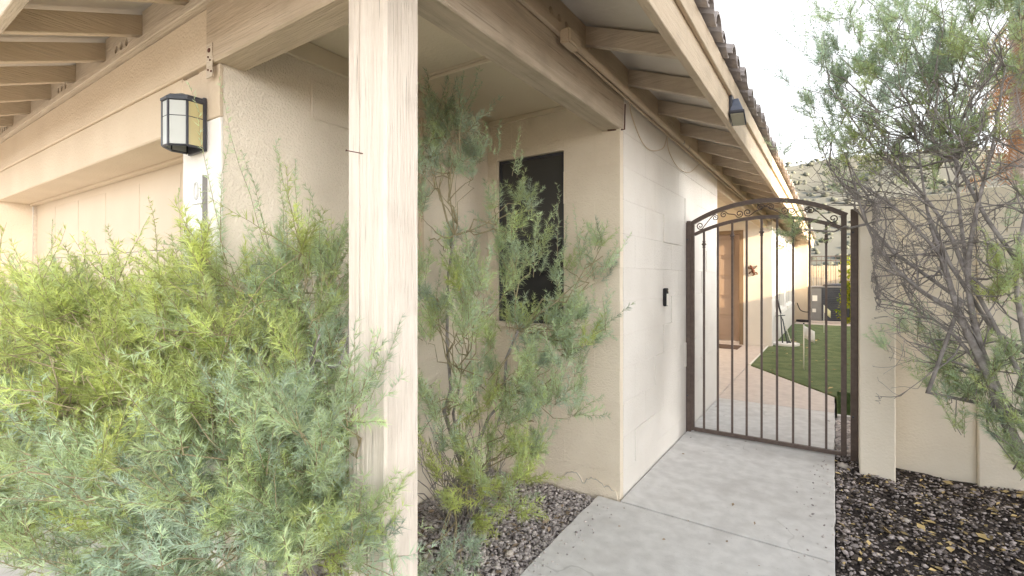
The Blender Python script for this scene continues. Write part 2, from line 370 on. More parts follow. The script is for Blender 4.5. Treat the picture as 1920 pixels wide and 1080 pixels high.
# --- wall blocks -----------------------------------------------------
def block_wall(axis, face, a0, a1, z0, z1, inward, m, skip=None, proud=()):
    """running-bond block courses: face plane at coordinate face, normal -inward, laid along axis ('x' or 'y')"""
    bw, bh, g = .4, .2, .0004
    cache = {}
    r = 0; z = z0
    while z < z1-.02:
        h = min(bh, z1-z); a = a0 - (bw/2 if r % 2 else 0); c = 0
        while a < a1-.01:
            s, e = max(a, a0), min(a+bw, a1); c += 1; a += bw
            if e-s < .03: continue
            segs = [(s, e, z, z+h)]
            if skip:
                ka0, ka1, kz0, kz1 = skip; out = []
                for s_, e_, za, zb in segs:
                    if e_ <= ka0 or s_ >= ka1 or zb <= kz0 or za >= kz1: out.append((s_, e_, za, zb)); continue
                    if s_ < ka0: out.append((s_, ka0, za, zb))
                    if e_ > ka1: out.append((ka1, e_, za, zb))
                    if za < kz0: out.append((max(s_, ka0), min(e_, ka1), za, kz0))
                    if zb > kz1: out.append((max(s_, ka0), min(e_, ka1), kz1, zb))
                segs = out
            for s_, e_, za, zb in segs:
                if e_-s_ < .006 or zb-za < .006: continue
                key = (round(e_-s_, 3), round(zb-za, 3))
                if key not in cache:
                    L, hh = e_-s_-2*g, zb-za-2*g
                    cache[key] = (boxmesh('block', 0, L, 0, .05, 0, hh, .0011) if axis == 'x' else boxmesh('block', 0, .05, 0, L, 0, hh, .0011))
                    cache[key].materials.append(m)
                d = random.uniform(0, .0009)
                if (r, c) in proud: d = proud[(r, c)]
                if axis == 'x':
                    loc = (s_+g, face - (d if inward > 0 else 0) - (0 if inward > 0 else .05-d), za+g)
                else:
                    loc = (face + (d if inward < 0 else -d) - (.05 if inward < 0 else 0), s_+g, za+g)
                link('block', cache[key], None, H, loc)
        z += bh; r += 1
# long wall beside the walk (faces +X) and window wall (faces -Y)
prr = {(1, 2): .006, (3, 5): .007, (4, 3): .006, (5, 4): .007, (6, 6): .006, (8, 3): .007, (9, 5): .006, (2, 6): .005, (7, 7): .006, (3, 3): .005}
block_wall('y', XW, YW+.0505, Y1, -.06, 2.36, -1, M['wall'], proud=prr)
WX0, WX1, WZ0, WZ1 = -1.9, -1.394, .985, 2.075
block_wall('x', YW, XG, XW-.0003, -.06, 2.342, 1, M['bounce_tint'], skip=(WX0, WX1, WZ0, WZ1), proud={(9, 2): .005, (3, 3): .005, (6, 3): .005})
box('wall', -1.13, XW-.0525, YW+.0525, Y1-.002, -.1, 2.355, M['wall'], H)
bm = bmesh.new()                                                    # core behind the window wall, open at the window
for a in ((XG, WX0), (WX1, -1.131)): bm_box(bm, a[0], a[1], YW+.0515, YW+.2, -.1, 2.344)
bm_box(bm, WX0+.0005, WX1-.0005, YW+.0515, YW+.2, -.1, WZ0); bm_box(bm, WX0+.0005, WX1-.0005, YW+.0515, YW+.2, WZ1, 2.344)
link('wall', bm_done(bm, 'wall'), M['stucco'], H)
box('wall', -4.5, -1.132, Y1-.2, Y1-.0015, -.1, 2.4, M['wall'], H)           # back of that block towards the entry
# cracked footing parging at the wall foot
fp = smooth_path([(-1.42, 0, .02), (-1.33, 0, .1), (-1.26, 0, .05), (-1.19, 0, .085), (-1.12, 0, .06), (-1.05, 0, .035), (-1.03, 0, -.05)], 5)
pts = [(-1.45, YW-.013, -.06)] + [(p[0], YW-.013, p[2]+.012*random.uniform(-1, 1)) for p in fp[:-1]] + [(-1.03, YW-.013, -.06)]
prism('footing', pts, (0, .0125, 0), M['bounce_tint'], H)
tube('crack', [(p[0], YW-.0125, p[2]) for p in pts[3:-6]], [.0008+.0014*abs(math.sin(i*1.7)) for i in range(len(pts[3:-6]))], M['digit_dark'], H, 5)
# garage side wall (faces +X) with raised blocks
box('wall', XG-.2, XG, YG+.014, YW+.05, -.1, 2.42, M['stucco'], H)
for a in ((1.31, 1.71, 2.01, 2.185), (2.1, 2.5, 1.4, 1.59), (1.75, 2.15, .62, .8)):
    box('block', XG, XG+.011, a[0], a[1], a[2], a[3], M['stucco'], H, .003)
# garage front
box('wall', XG-.32, XG, YG, YG+.0135, -.1, 1.909, M['white_wall'], H, .003)
box('wall', XG-.319, XG-.2005, YG+.014, YG+.3, -.1, 2.115, M['white_wall'], H)              # pier with lantern and numbers
box('wall', -7, -5.73, YG, YG+.22, -.1, 1.925, M['garage_wall'], H, .004)
box('garage_header', -7, XG-.322, YG-.002, YG+.2, 1.912, 2.1315, M['garage_wall'], H, .006)
box('garage_header', XG-.3215, XG, YG-.002, YG+.0135, 1.9115, 2.1165, M['garage_wall'], H, .003)
box('garage_header', -7, XG-.074, YG-.012, YG+.16, 2.132, 2.35, M['garage_wall'], H, .005)
box('garage_header', -7, XG-.322, YG+.202, YG+.24, 1.9, 2.0, M['garage_wall'], H, .003)   # door stop
gd = thing('garage_door', (-4, YG+.23, 0), None, None)
gd.parent = H; gd.matrix_parent_inverse = Matrix.Translation(-H.location)
nz, nxp = 4, 6
for j in range(nz):
    z0, z1 = -.02 + j*.487, -.02 + (j+1)*.487 - .006
    bm = bmesh.new(); bm_box(bm, -5.72, XG-.33, YG+.245, YG+.285, z0, z1)
    for i in range(nxp):
        x0 = -5.72 + .05 + i*.565; bm_box(bm, x0, x0+.47, YG+.2425, YG+.2451, z0+.07, z1-.07)
    link('panel', bm_done(bm, 'panel', .002), M['gdoor'], gd)
box('door_frame', -5.74, -5.722, YG+.222, YG+.29, -.05, 1.93, M['wood_x'], H)
# --- porch beams, ceiling, battens ----------------------------------
box('porch_beam', XW-.115, XW+.004, 1.055, 2.712, 2.146, 2.362, M['beam_y'], H, .006)
box('porch_beam', XG-.07, XW-.118, YG-.02, YG+.1, 2.117, 2.36, M['beam_x'], H, .007)
box('porch_beam', XW-.118, XW+.003, YG-.02, 1.053, 2.146, 2.36, M['beam_y'], H, .006)
box('porch_ceiling', XG, XW-.1155, YG+.101, 1.842, ZC, ZC+.03, M['ceiling'], H)
box('porch_ceiling', XG, XW-.1155, 1.864, YW-.002, ZC, ZC+.03, M['ceiling'], H)
box('porch_ceiling', XG, XW-.1155, 1.83, 1.875, ZC+.06, ZC+.08, M['rubber'], H)  # black strip behind the panel gap, its shade put in as colour
box('ceiling_batten', XG+.03, XW-.12, 1.866, 1.9, ZC-.02, ZC-.001, M['ceiling'], H, .003)
box('ceiling_batten', XG+.001, XG+.022, YG+.11, YW-.005, ZC-.09, ZC-.001, M['ceiling'], H, .003)
box('ceiling_batten', XG+.03, XW-.12, YW-.024, YW-.004, ZC-.03, ZC-.001, M['ceiling'], H, .003)
# angled shoe block at the front beam's joint (lighter under side piece)
# steel strap and nails at the beam's end
box('strap', XG-.056, XG-.01, YG-.0235, YG-.0205, 2.06, 2.19, M['wood_x'], H)
for a in ((XG-.033, 2.165), (XG-.04, 2.14), (XG-.025, 2.125), (XG-.016, 2.08), (XG-.04, 2.09)):
    disc_cyl('bolt', (a[0], YG-.0265, a[1]), .004 if a[1] != 2.165 else .009, .004, M['rust'], H, 8, 1)
# dark hardware under the right beam's end
tube('bracket', [(XW-.07, 2.64, 2.142), (XW+.006, 2.68, 2.143), (XW+.009, 2.705, 2.15), (XW+.01, 2.712, 2.3)], .004, M['rust'], H)
# conduit-like stick on the garage side wall
box('pipe', XG+.001, XG+.025, 1.995, 2.02, 1.3, 2.2, M['wood_y'], H, .004)
# --- trim strip, blocking boards, rafters ----------------------------
ZT = 2.362
def rb(d): return RB - SL*d                     # rafter underside at distance d out from the wall
YEND = 18.6
box('trim_board', XW-.02, XW+.022, 1.0, YEND, ZT+.002, ZT+.042, M['wood_y'], H, .003)
ZTL = 2.35
box('trim_board', -7, XG-.001, YG-.04, YG+.02, ZTL+.002, ZTL+.038, M['wood_x'], H, .003)
box('trim_board', XG+.001, XW+.022, YG-.04, YG+.02, 2.364, 2.402, M['wood_x'], H, .003)
OV = .445                                       # overhang to the back of the fascia
def rafter_mesh(L=OV, w_=.042):
    """rafter pointing along +X, falling; origin at wall, underside"""
    c = [(-.12, SL*.12), (L, -SL*L), (L, -SL*L+RH), (-.12, SL*.12+RH)]
    bm = bmesh.new(); a = [bm.verts.new((x, -w_/2, z)) for x, z in c]; b = [bm.verts.new((x, w_/2, z)) for x, z in c]
    bm.faces.new(a); bm.faces.new(b[::-1])
    for i in range(4): bm.faces.new([a[i], b[i], b[(i+1) % 4], a[(i+1) % 4]])
    return bm_done(bm, 'rafter', .003)
raf = rafter_mesh(); raf.materials.append(M['wood_x'])
raf_f = rafter_mesh(); raf_f.transform(Matrix.Rotation(R(-90), 4, 'Z')); raf_f.materials.append(M['wood_y'])
YR = [2.22 - .6, 2.22 - .6*2 - .02]
y = 2.22; ys = []
while y < YEND-.1: ys.append(y); y += .598
ys = [1.02, 1.622] + ys
for y in ys: link('rafter', raf, None, H, (XW, y, RB))
xs = []; x = -1.29
while x > -6.9: xs.append(x); x -= .484
RBL = 2.425
for x in xs: link('rafter', raf_f, None, H, (x, YG-.02, RBL))
bh_ = .2
def blocks_right():
    for i, (a, b) in enumerate(zip(ys[:-1], ys[1:])):
        L = b-a-.046
        holes = [(L*.5-.075, .05), (L*.5, .05), (L*.5+.075, .05)] if i in (0, 1, 4, 7) else []
        me = holed_board('blocking_board', L, .135, holes, .03, .017)
        me.transform(Matrix.Rotation(R(90), 4, 'Z')); me.materials.append(M['wood_y'])
        link('blocking_board', me, None, H, (XW-.018, a+.023, ZT+.043))
def blocks_left():
    for i, (a, b) in enumerate(zip(xs[:-1], xs[1:])):
        L = a-b-.046
        holes = [(L*.5-.07, .06), (L*.5, .06), (L*.5+.07, .06)] if i in (3, 5, 8) else []
        me = holed_board('blocking_board', L, .15, holes, .03, .02); me.materials.append(M['wood_x'])
        link('blocking_board', me, None, H, (b+.023, YG+.01, ZTL+.039))
blocks_right(); blocks_left()
# --- roof deck (soffit), fascia, tiles ------------------------------
zd = RB+RH+.011
def zdk(d): return zd - SL*d
xe, ye = XW+OV, YG-.02-OV
XR, YR_ = -6.5, 9.5                                          # ridge-ish extents
# right slope of the roof (hip at the front)
D = 5.2
prism('roof', [(XW-D, YG-.02+D, zdk(-D)), (XW-D, YEND, zdk(-D)), (xe+.03, YEND, zdk(OV+.03)), (xe+.03, ye-.03, zdk(OV+.03))], (0, 0, .025), M['deck'], H)
prism('roof', [(XW-D, YG-.02+D, zdk(-D)+.0), (xe+.03, ye-.03, zdk(OV+.03)), (-9, ye-.03, zdk(OV+.03)), (-9, YG-.02+D, zdk(-D))], (0, 0, .025), M['deck'], H)
# fascia: board + upper drip board
FZ0, FZ1 = 2.262, 2.44
for a, b in ((ye, 3.6), (3.604, 8.0), (8.004, 12.5), (12.504, YEND)):
    box('fascia_board', xe, xe+.036, a, b, FZ0, FZ1, M['wood_y'], H, .003)
for a, b in ((ye-.06, 3.55), (3.554, 9.0), (9.004, 14.0), (14.004, YEND+.02)):
    box('drip_board', xe+.037, xe+.058, a, b, FZ1-.018, FZ1+.095, M['wood_y'], H, .003)
box('fascia_board', -9, xe-.002, ye-.036, ye, FZ0-.02, FZ1, M['wood_x'], H, .003)
box('drip_board', -9, xe+.03, ye-.058, ye-.037, FZ1-.018, FZ1+.095, M['wood_x'], H, .003)
# hip rafter under the corner
hipd = Vector((1, -1, -SL)); p0 = Vector((XW-.1, YG+.08, RB+.04)); 
prism('hip_rafter', [p0+Vector((.02, .02, 0)), p0+hipd*(OV+.08)+Vector((.02, .02, 0)), p0+hipd*(OV+.08)+Vector((.02, .02, RH-.02)), p0+Vector((.02, .02, RH-.02))], (-.03, -.03, 0), M['wood_y'], H)
# S-tiles: one mesh, laid in a row along the eave, open barrel ends showing
def tile_mesh(L=.42, r=.068, th=.014, pan=.075):
    prof = []
    for i in range(9):
        a = math.pi*i/8; prof.append((-r*math.cos(a), r*1.05*math.sin(a)))
    prof += [(r+.02, -.012), (r+pan*.55, -.02), (r+pan*.9, -.012)]
    inner = [(p[0]*(1-th/r) if abs(p[0]) <= r+.001 else p[0], (p[1]*(1-th/r) if abs(p[0]) <= r+.001 else p[1]) - (th if abs(p[0]) > r+.001 else 0)) for p in prof]
    loop = prof + inner[::-1]; n = len(loop)
    bm = bmesh.new(); a = [bm.verts.new((0, q[0], q[1])) for q in loop]; b = [bm.verts.new((-L, q[0]*.94, q[1]*.96+SL*L-.014)) for q in loop]
    m_ = len(prof)
    for vs, flip in ((a, 0), (b, 1)):
        for i in range(m_-1):
            q = [vs[i], vs[i+1], vs[n-2-i], vs[n-1-i]]
            bm.faces.new(q if not flip else q[::-1])
    for i in range(n): bm.faces.new([a[i], b[i], b[(i+1) % n], a[(i+1) % n]])
    me = bm_done(bm, 'roof_tile')
    return me
tms = []
for k in range(4):
    tm = tile_mesh(.42, .068+.003*(k-1.5)); tm.materials.append(M['tile']); tms.append(tm)
y = ye-.02; i = 0
tz = FZ1+.122
while y < YEND:
    o = link('roof_tile', tms[i % 4], None, H, (xe+.1+random.uniform(-.012, .012), y, tz+random.uniform(-.004, .004)))
    o.rotation_euler = (random.uniform(-.05, .05), random.uniform(-.03, .03), random.uniform(-.03, .03))
    o = link('roof_tile', tms[(i+2) % 4], None, H, (xe+.1-.3+random.uniform(-.012, .012), y+random.uniform(-.008, .008), tz+SL*.3+.014))
    y += .199; i += 1
# starter course (lower, darker layer peeping out beneath)
y = ye+.08
# --- window ---------------------------------------------------------
wn = link('window', boxmesh('window', WX0+.001, WX1-.001, YW+.045, YW+.05, WZ0+.02, WZ1-.001), M['darkglass'], H)
bm = bmesh.new()
for a in ((WX0+.0015, WX0+.02, WZ0+.002, WZ1-.002), (WX1-.02, WX1-.0015, WZ0+.002, WZ1-.002)): bm_box(bm, a[0], a[1], YW+.02, YW+.044, a[2], a[3])
for z in (WZ0+.002, WZ1-.02, (WZ0+WZ1)/2): bm_box(bm, WX0+.0205, WX1-.0205, YW+.022, YW+.044, z, z+.018)
link('frame', bm_done(bm, 'frame'), M['black'], wn)
box('pane', WX0+.021, WX1-.021, YW+.028, YW+.032, (WZ0+WZ1)/2+.019, WZ1-.021, M['screen'], wn)
box('sill', WX0-.03, WX1+.03, YW-.03, YW+.019, WZ0-.03, WZ0+.0015, M['stucco'], wn, .004)
# --- entry recess and far wing --------------------------------------
box('porch_beam', XW-.11, XW+.0, Y1+.003, Y2-.002, 2.22, 2.361, M['wood_y'], H, .004)
box('porch_ceiling', -3.4, XW-.112, Y1+.003, Y2-.002, 2.36, 2.39, M['ceiling'], H)
box('wall', -3.6, -3.4, Y1-.2, Y2+.2, -.1, 2.45, M['wall'], H)
DX0, DX1, DZ1 = -2.42, -1.5, 2.12
bm = bmesh.new()
bm_box(bm, DX1+.07, XF, Y2, Y2+.2, -.1, 2.36); bm_box(bm, -3.4, DX0-.07, Y2, Y2+.2, -.1, 2.36); bm_box(bm, DX0-.07, DX1+.07, Y2, Y2+.2, DZ1+.075, 2.36)
link('wall', bm_done(bm, 'wall'), M['wall'], H)
dr = link('door', boxmesh('door', DX0, DX1, Y2+.06, Y2+.1, .06, DZ1, .003), M['door'], H)
for j in range(5):
    for i in range(2):
        x0 = DX0+.1+i*.4; z0 = .16+j*.39
        box('panel', x0, x0+.32, Y2+.048, Y2+.0615, z0, z0+.32, M['door'], dr, .008)
bm = bmesh.new()
bm_box(bm, DX0-.069, DX0-.001, Y2-.012, Y2+.12, 0, DZ1+.074); bm_box(bm, DX1+.001, DX1+.069, Y2-.012, Y2+.12, 0, DZ1+.074); bm_box(bm, DX0-.001, DX1+.001, Y2-.012, Y2+.12, DZ1+.002, DZ1+.074)
link('door_frame', bm_done(bm, 'door_frame'), M['door_frame'], H)
box('threshold', DX0, DX1, Y2-.05, Y2+.12, -.02, .055, M['conc_pink'], H, .004)
Y3 = 16.3
W1, W2 = (10.7, 12.7), (13.2, 15.3)
WZA, WZB = .6, 2.06
bm = bmesh.new()
for a, b in ((Y2+.201, W1[0]), (W1[1], W2[0]), (W2[1], Y3)): bm_box(bm, XF-.2, XF, a, b, -.1, 2.36)
for a in (W1, W2):
    bm_box(bm, XF-.2, XF, a[0]+.0005, a[1]-.0005, -.1, WZA); bm_box(bm, XF-.2, XF, a[0]+.0005, a[1]-.0005, WZB, 2.36)
link('wall', bm_done(bm, 'wall'), M['wall'], H)
for a in (W1, W2):
    wn = link('window', boxmesh('window', XF-.09, XF-.085, a[0]+.002, a[1]-.002, WZA, WZB), M['farglass'], H)
    bm = bmesh.new()
    yy = [a[0]+.003, (a[0]+a[1])/2-.02, a[1]-.043]
    for q in yy: bm_box(bm, XF-.084, XF-.03, q, q+.04, WZA+.002, WZB-.002)
    for z in (WZA+.002, WZB-.042):
        bm_box(bm, XF-.082, XF-.032, yy[0]+.0405, yy[1]-.0005, z, z+.04); bm_box(bm, XF-.082, XF-.032, yy[1]+.0405, yy[2]-.0005, z, z+.04)
    link('frame', bm_done(bm, 'frame'), M['white'], wn)
    box('sill', XF-.029, XF+.06, a[0]-.05, a[1]+.05, WZA-.06, WZA+.02, M['white_wall'], wn, .006)
box('wall', -3.4, -.615, Y3+.002, Y3+.2, -.1, 2.26, M['garage_wall'], H)
box('wall', -.82, -.616, Y3+.202, YEND, -.1, 2.26, M['garage_wall'], H)
box('trim_board', -3.4, -.6, Y3+.001, Y3+.2, 2.262, 2.36, M['wood_x'], H)

# ================================================================== PORCH POST
PS = .128
post = thing('porch_post', (XW-.064, YG+.045, 0), 'weathered cream square timber post in front of the recess', 'post')
px0, px1, py0, py1 = XW-PS+.012, XW+.004+.008, .9, 1.03
def worn_shaft(x0, x1, y0, y1, z0, z1, ch, n):
    g = np.random.default_rng(77); V = []; F = []
    base = [(x0+ch, y0), (x1-ch, y0), (x1, y0+ch), (x1, y1-ch), (x1-ch, y1), (x0+ch, y1), (x0, y1-ch), (x0, y0+ch)]
    cx, cy = (x0+x1)/2, (y0+y1)/2; wob = np.cumsum(g.normal(0, .0004, (n+1, 8)), 0); wob -= np.linspace(0, 1, n+1)[:, None]*wob[-1]
    for i in range(n+1):
        z = z0+(z1-z0)*i/n
        for j, (x, y) in enumerate(base):
            k = 1-abs(g.normal(0, .006)) + wob[i, j]; V.append((cx+(x-cx)*k, cy+(y-cy)*k, z))
    for i in range(n):
        for j in range(8): F.append((i*8+j, i*8+(j+1) % 8, (i+1)*8+(j+1) % 8, (i+1)*8+j))
    F += [tuple(range(8))[::-1], tuple(n*8+j for j in range(8))]
    return pymesh('post_shaft', V, F)
link('post_shaft', worn_shaft(px0+.008, px1-.006, py0, py1, -.05, 2.144, .007, 60), M['post'], post)
link('trim_strip', boxmesh('trim_strip', px0-.043, px0+.004, py0+.004, py0+.05, -.03, 2.115, .004), M['post'], post)
tube('nail', [(px0+.03, py0+.004, 1.634), (px0-.005, py0-.03, 1.641)], .0015, M['rust'], post)
tube('nail_head', [(px0-.005, py0-.0301, 1.641), (px0-.0062, py0-.032, 1.6415)], .003, M['rust'], post)

# ================================================================== WALL LANTERN
LX, LY = -2.15, YG-.003
lan = thing('wall_lantern', (LX, LY, 1.77), 'black framed lantern with frosted and amber glass on the garage pier', 'lantern')
def ring(y_f, hw, ch): # plan outline: back left, back right, side front, chamfers
    return [(-hw, 0), (hw, 0), (hw, -(y_f-ch)), (hw-ch, -y_f), (-hw+ch, -y_f), (-hw, -(y_f-ch))]
pl = ring(.105, .072, .046); ZL0, ZL1 = 1.795, 1.968
def plan(name, sc, z0, z1, m, off=0):
    pts = [(LX+x*sc, LY-.014+y*sc, z0) for x, y in pl]
    return prism(name, pts, (0, 0, z1-z0), m, lan, .002)
box('back_plate', LX-.07, LX+.07, LY-.0135, LY-.001, ZL0-.01, ZL1+.03, M['black'], lan, .002)
plan('cap', 1.08, ZL1, ZL1+.012, M['black']); plan('cap', .96, ZL1+.0125, ZL1+.024, M['black'])
tube('finial', [(LX, LY-.06, ZL1+.024), (LX, LY-.06, ZL1+.034), (LX, LY-.06, ZL1+.044)], [.04, .03, .008], M['ac_panel'], lan, 12)
bm = bmesh.new()
corners = [(LX+x, LY-.014+y) for x, y in pl]
for x, y in corners: bm_box(bm, x-.004, x+.004, y-.004, y+.004, ZL0, ZL1-.001)
link('corner_bar', bm_done(bm, 'corner_bar'), M['black'], lan)
for z in (ZL0, ZL1-.06):
    for i in range(1, 6):
        a = Vector((*corners[i], z)); b = Vector((*corners[(i+1) % 6], z)); t = (b-a)
        V, F = tube_data([a, b], .005 if z == ZL0 else .0028, 4); link('rail', pymesh('rail', V, F), M['black'], lan)
gl = ['frost', 'amber', 'frost', 'frost', 'frost']
for i in range(1, 6):
    a = Vector((*corners[i], ZL0)); b = Vector((*corners[(i+1) % 6], ZL0)); t = (b-a).normalized(); nrm = Vector((-t.y, t.x, 0))*.0012
    a2, b2_ = a+t*.004, b-t*.004
    prism('pane', [a2-nrm, b2_-nrm, b2_+nrm, a2+nrm], (0, 0, ZL1-ZL0-.002), M['amber'] if i in (1,) else M['frost'], lan)
tube('lamp_socket', [(LX, LY-.06, ZL1-.005), (LX, LY-.06, ZL0+.06)], .016, M['white'], lan, 10)

# ================================================================== ADDRESS PLAQUE
pq = thing('address_plaque', (-2.145, YG-.01, 1.3), 'tall white address plaque of stacked number tiles on the garage pier', 'house number')
for k in range(4):
    z1 = 1.685-k*.108
    t = link('tile', boxmesh('tile', -2.2, -2.092, YG-.014, YG-.001, z1-.105, z1, .002), M['tileface'], pq)
    zc, xc, yf = z1-.052, -2.146, YG-.0165
    if k == 0:
        link('digit', pymesh('digit', *tube_data([(xc+.017*math.cos(a), yf, zc+.034*math.sin(a)) for a in np.linspace(0, 6.28, 22)], .0042, 5)), M['digit'], t)
    if k == 2:
        link('digit', pymesh('digit', *tube_data([(xc, yf, zc-.035), (xc, yf, zc+.035)], .0055, 5)), M['digit_dark'], t)
box('edge_strip', -2.0895, -2.084, YG-.018, YG-.001, 1.24, 1.69, M['ac_panel'], pq)

# ================================================================== DOORBELL, FLOOD LIGHT, CONDUIT
db = thing('doorbell', (XW, 3.52, 1.08), 'small black and silver doorbell on the block wall beside the gate', 'doorbell')
link('bell_body', boxmesh('bell_body', XW+.002, XW+.026, 3.49, 3.55, 1.075, 1.205, .004, 2), M['rubber'], db)
box('face_plate', XW+.0265, XW+.029, 3.497, 3.545, 1.08, 1.165, M['white'], db, .001)
disc_cyl('camera_lens', (XW+.0262, 3.521, 1.186), .011, .003, M['darkglass'], db, 16, 0)

fx, fy, fz = xe+.037, 3.3, 2.375
fl = thing('flood_light', (fx, fy, fz), 'dark blue grey security flood light hung on the eave fascia', 'flood light')
box('mount', fx+.001, fx+.02, fy-.05, fy+.05, fz-.06, fz+.045, M['black'], fl, .003)
hood = [(fx+.02, fy-.015, fz+.04), (fx+.02, fy+.05, fz+.04), (fx+.045, fy+.06, fz-.115), (fx+.045, fy-.075, fz-.115)]
bm = bmesh.new()
top = [bm.verts.new(p) for p in ((fx+.021, fy-.02, fz+.03), (fx+.021, fy+.03, fz+.03), (fx+.05, fy+.03, fz+.03), (fx+.05, fy-.02, fz+.03))]
bot = [bm.verts.new(p) for p in ((fx+.008, fy-.068, fz-.056), (fx+.008, fy+.03, fz-.114), (fx+.086, fy+.032, fz-.118), (fx+.086, fy-.064, fz-.06))]
bm.faces.new(top); bm.faces.new(bot[::-1])
for i in range(4): bm.faces.new([top[i], bot[i], bot[(i+1) % 4], top[(i+1) % 4]])
M['lens'] = mat('led_lens', (.3, .29, .22), (.34, .33, .25), 8, .3, spec=.5)
M['bluegrey'] = mat('blue_grey_metal', (.09, .11, .16), (.12, .14, .19), 20, .45, spec=.5)
link('hood', bm_done(bm, 'hood', .004), M['bluegrey'], fl)
bm = bmesh.new()
a = Vector((fx+.012, fy-.07, fz-.104)); 
q = [Vector((fx+.006, fy-.075, fz-.07)), Vector((fx+.092, fy-.07, fz-.075)), Vector((fx+.09, fy+.035, fz-.133)), Vector((fx+.006, fy+.03, fz-.128))]
prism('lamp_rim', q, (0, 0, .016), M['black'], fl, .003)
c = sum(q, Vector())/4; q2 = [c+(p-c)*.84+Vector((0, 0, -.004)) for p in q]
prism('lens', q2, (0, 0, .003), M['lens'], fl)

cd = thing('conduit', (XW+.03, 1.9, 2.35), 'painted electrical conduit with junction box running under the eave rafters', 'conduit')
tube('pipe', [(XW+.045, 1.98, 2.345), (XW+.044, 4, 2.343), (XW+.046, 7, 2.34), (XW+.045, 11, 2.338)], .017, M['wood_y'], cd, 10)
link('junction_box', boxmesh('junction_box', XW+.024, XW+.075, 1.87, 1.985, 2.31, 2.375, .008, 2), M['wood_y'], cd)
for y in (3.5, 3.86, 4.02, 5.6, 8): tube('strap', [(XW+.045, y, 2.343), (XW+.045, y+.018, 2.343)], .0165, M['ac_panel'] if y in (3.86, 4.02) else M['wood_y'], cd, 10)
cb = thing('loose_cable', (XW+.01, 2.8, 2.3), 'thin loose cable sagging along the top of the block wall', 'cable')
tube('wire', smooth_path([(XW+.024, 2.74, 2.33), (XW+.012, 2.82, 2.26), (XW+.012, 3.0, 2.15), (XW+.012, 3.2, 2.135), (XW+.024, 3.42, 2.2), (XW+.03, 3.5, 2.3)], 6), .0035, M['wood_y'], cb, 5)
tube('wire', smooth_path([(XW+.03, 3.5, 2.3), (XW+.014, 3.6, 2.22), (XW+.012, 3.85, 2.15), (XW+.013, 4.2, 2.17), (XW+.03, 4.5, 2.3)], 6), .003, M['wood_y'], cb, 5)
tube('wire', [(XW+.03, 1.99, 2.325), (XW+.026, 3, 2.318), (XW+.026, 5, 2.315), (XW+.03, 9, 2.32)], .006, M['wood_y'], cb, 6)

# ================================================================== GARDEN WALL with pier
gw = thing('garden_wall', (.24, 4.3, 0), 'cream stucco garden wall with square end pier beside the gate', 'wall')
bm = bmesh.new(); bm_box(bm, .146, .335, 3.95, 4.3, -.12, 1.8); link('pier', bm_done(bm, 'pier', .006), M['garden'], gw)
box('wall_panel', .336, .775, 4.275, 4.45, -.15, 1.845, M['garden'], gw, .004)
box('wall_panel', .776, 2.6, 4.225, 4.45, -.2, 1.86, M['garden'], gw, .005)
pw = thing('boundary_wall', (2.6, 12, 0), 'long tan block wall closing the side of the garden', 'wall')
for a in ((4.46, 9.0), (9.005, 14.0), (14.005, 21)): box('wall_panel', 2.55, 2.75, a[0], a[1], -.15, 1.9, M['stucco'], pw, .005)

# ================================================================== GATE
GY = 4.17
gate = thing('iron_gate', (-.46, GY, 0), 'arched brown wrought iron garden gate with scrollwork', 'gate')
X0, X1 = -.979, .062
xc = (X0+X1)/2; half = (X1-X0)/2
def arch(x, base, rise): 
    rad = (half*half+rise*rise)/(2*rise); return base + math.sqrt(max(rad*rad-(x-xc)**2, 0)) - (rad-rise)
def a_out(x): return arch(x, 1.735, .143)
def a_in(x): return arch(x, 1.632, .118)
def bar_rect(name, pts, hw, hd, m, parent, axis_w=None):
    """square-section bar along pts lying in the gate plane"""
    V, F = [], []; n = len(pts)
    for i, p in enumerate(pts):
        t = (Vector(pts[min(i+1, n-1)])-Vector(pts[max(i-1, 0)])).normalized(); u = Vector((-t.z, 0, t.x))
        for s, d in ((-1, -1), (1, -1), (1, 1), (-1, 1)): V.append(Vector(p)+u*hw*s+Vector((0, hd*d, 0)))
    for i in range(n-1):
        for j in range(4): F.append((i*4+j, i*4+(j+1) % 4, (i+1)*4+(j+1) % 4, (i+1)*4+j))
    F.append((3, 2, 1, 0)); F.append(tuple((n-1)*4+j for j in range(4)))
    me = pymesh(name, V, F)
    bm = bmesh.new(); bm.from_mesh(me); bmesh.ops.recalc_face_normals(bm, faces=bm.faces); bm.to_mesh(me); bm.free()
    return link(name, me, m, parent)
I = M['iron']
for x in (X0, X1): box('stile', x-.017, x+.017, GY-.016, GY+.016, .012, (a_out(X0) - .004), I, gate, .002)
bar_rect('arch_rail', [(x, GY, a_out(x)) for x in np.linspace(X0-.017, X1+.017, 25)], .016, .018, I, gate)
bar_rect('arch_rail', [(x, GY, a_in(x)) for x in np.linspace(X0+.0175, X1-.0175, 25)], .0125, .0155, I, gate)
box('bottom_rail', X0+.0175, X1-.0175, GY-.0155, GY+.0155, .008, .036, I, gate, .002)
for k, x in enumerate([-.886, -.779, -.672, -.567, -.462, -.357, -.251, -.146, -.043]):
    b = link('bar', boxmesh('bar', x-.0075, x+.0075, GY-.0075, GY+.0075, .0365, a_in(x)-.012), I, gate)
    if k % 2 == 0:
        z = a_in(x)-.115
        tube('knuckle', [(x, GY, z-.03), (x, GY, z-.024), (x, GY, z-.02), (x, GY, z-.008), (x, GY, z), (x, GY, z+.008), (x, GY, z+.02), (x, GY, z+.024), (x, GY, z+.03)],
             [.009, .014, .01, .012, .021, .012, .01, .014, .009], I, b, 10)
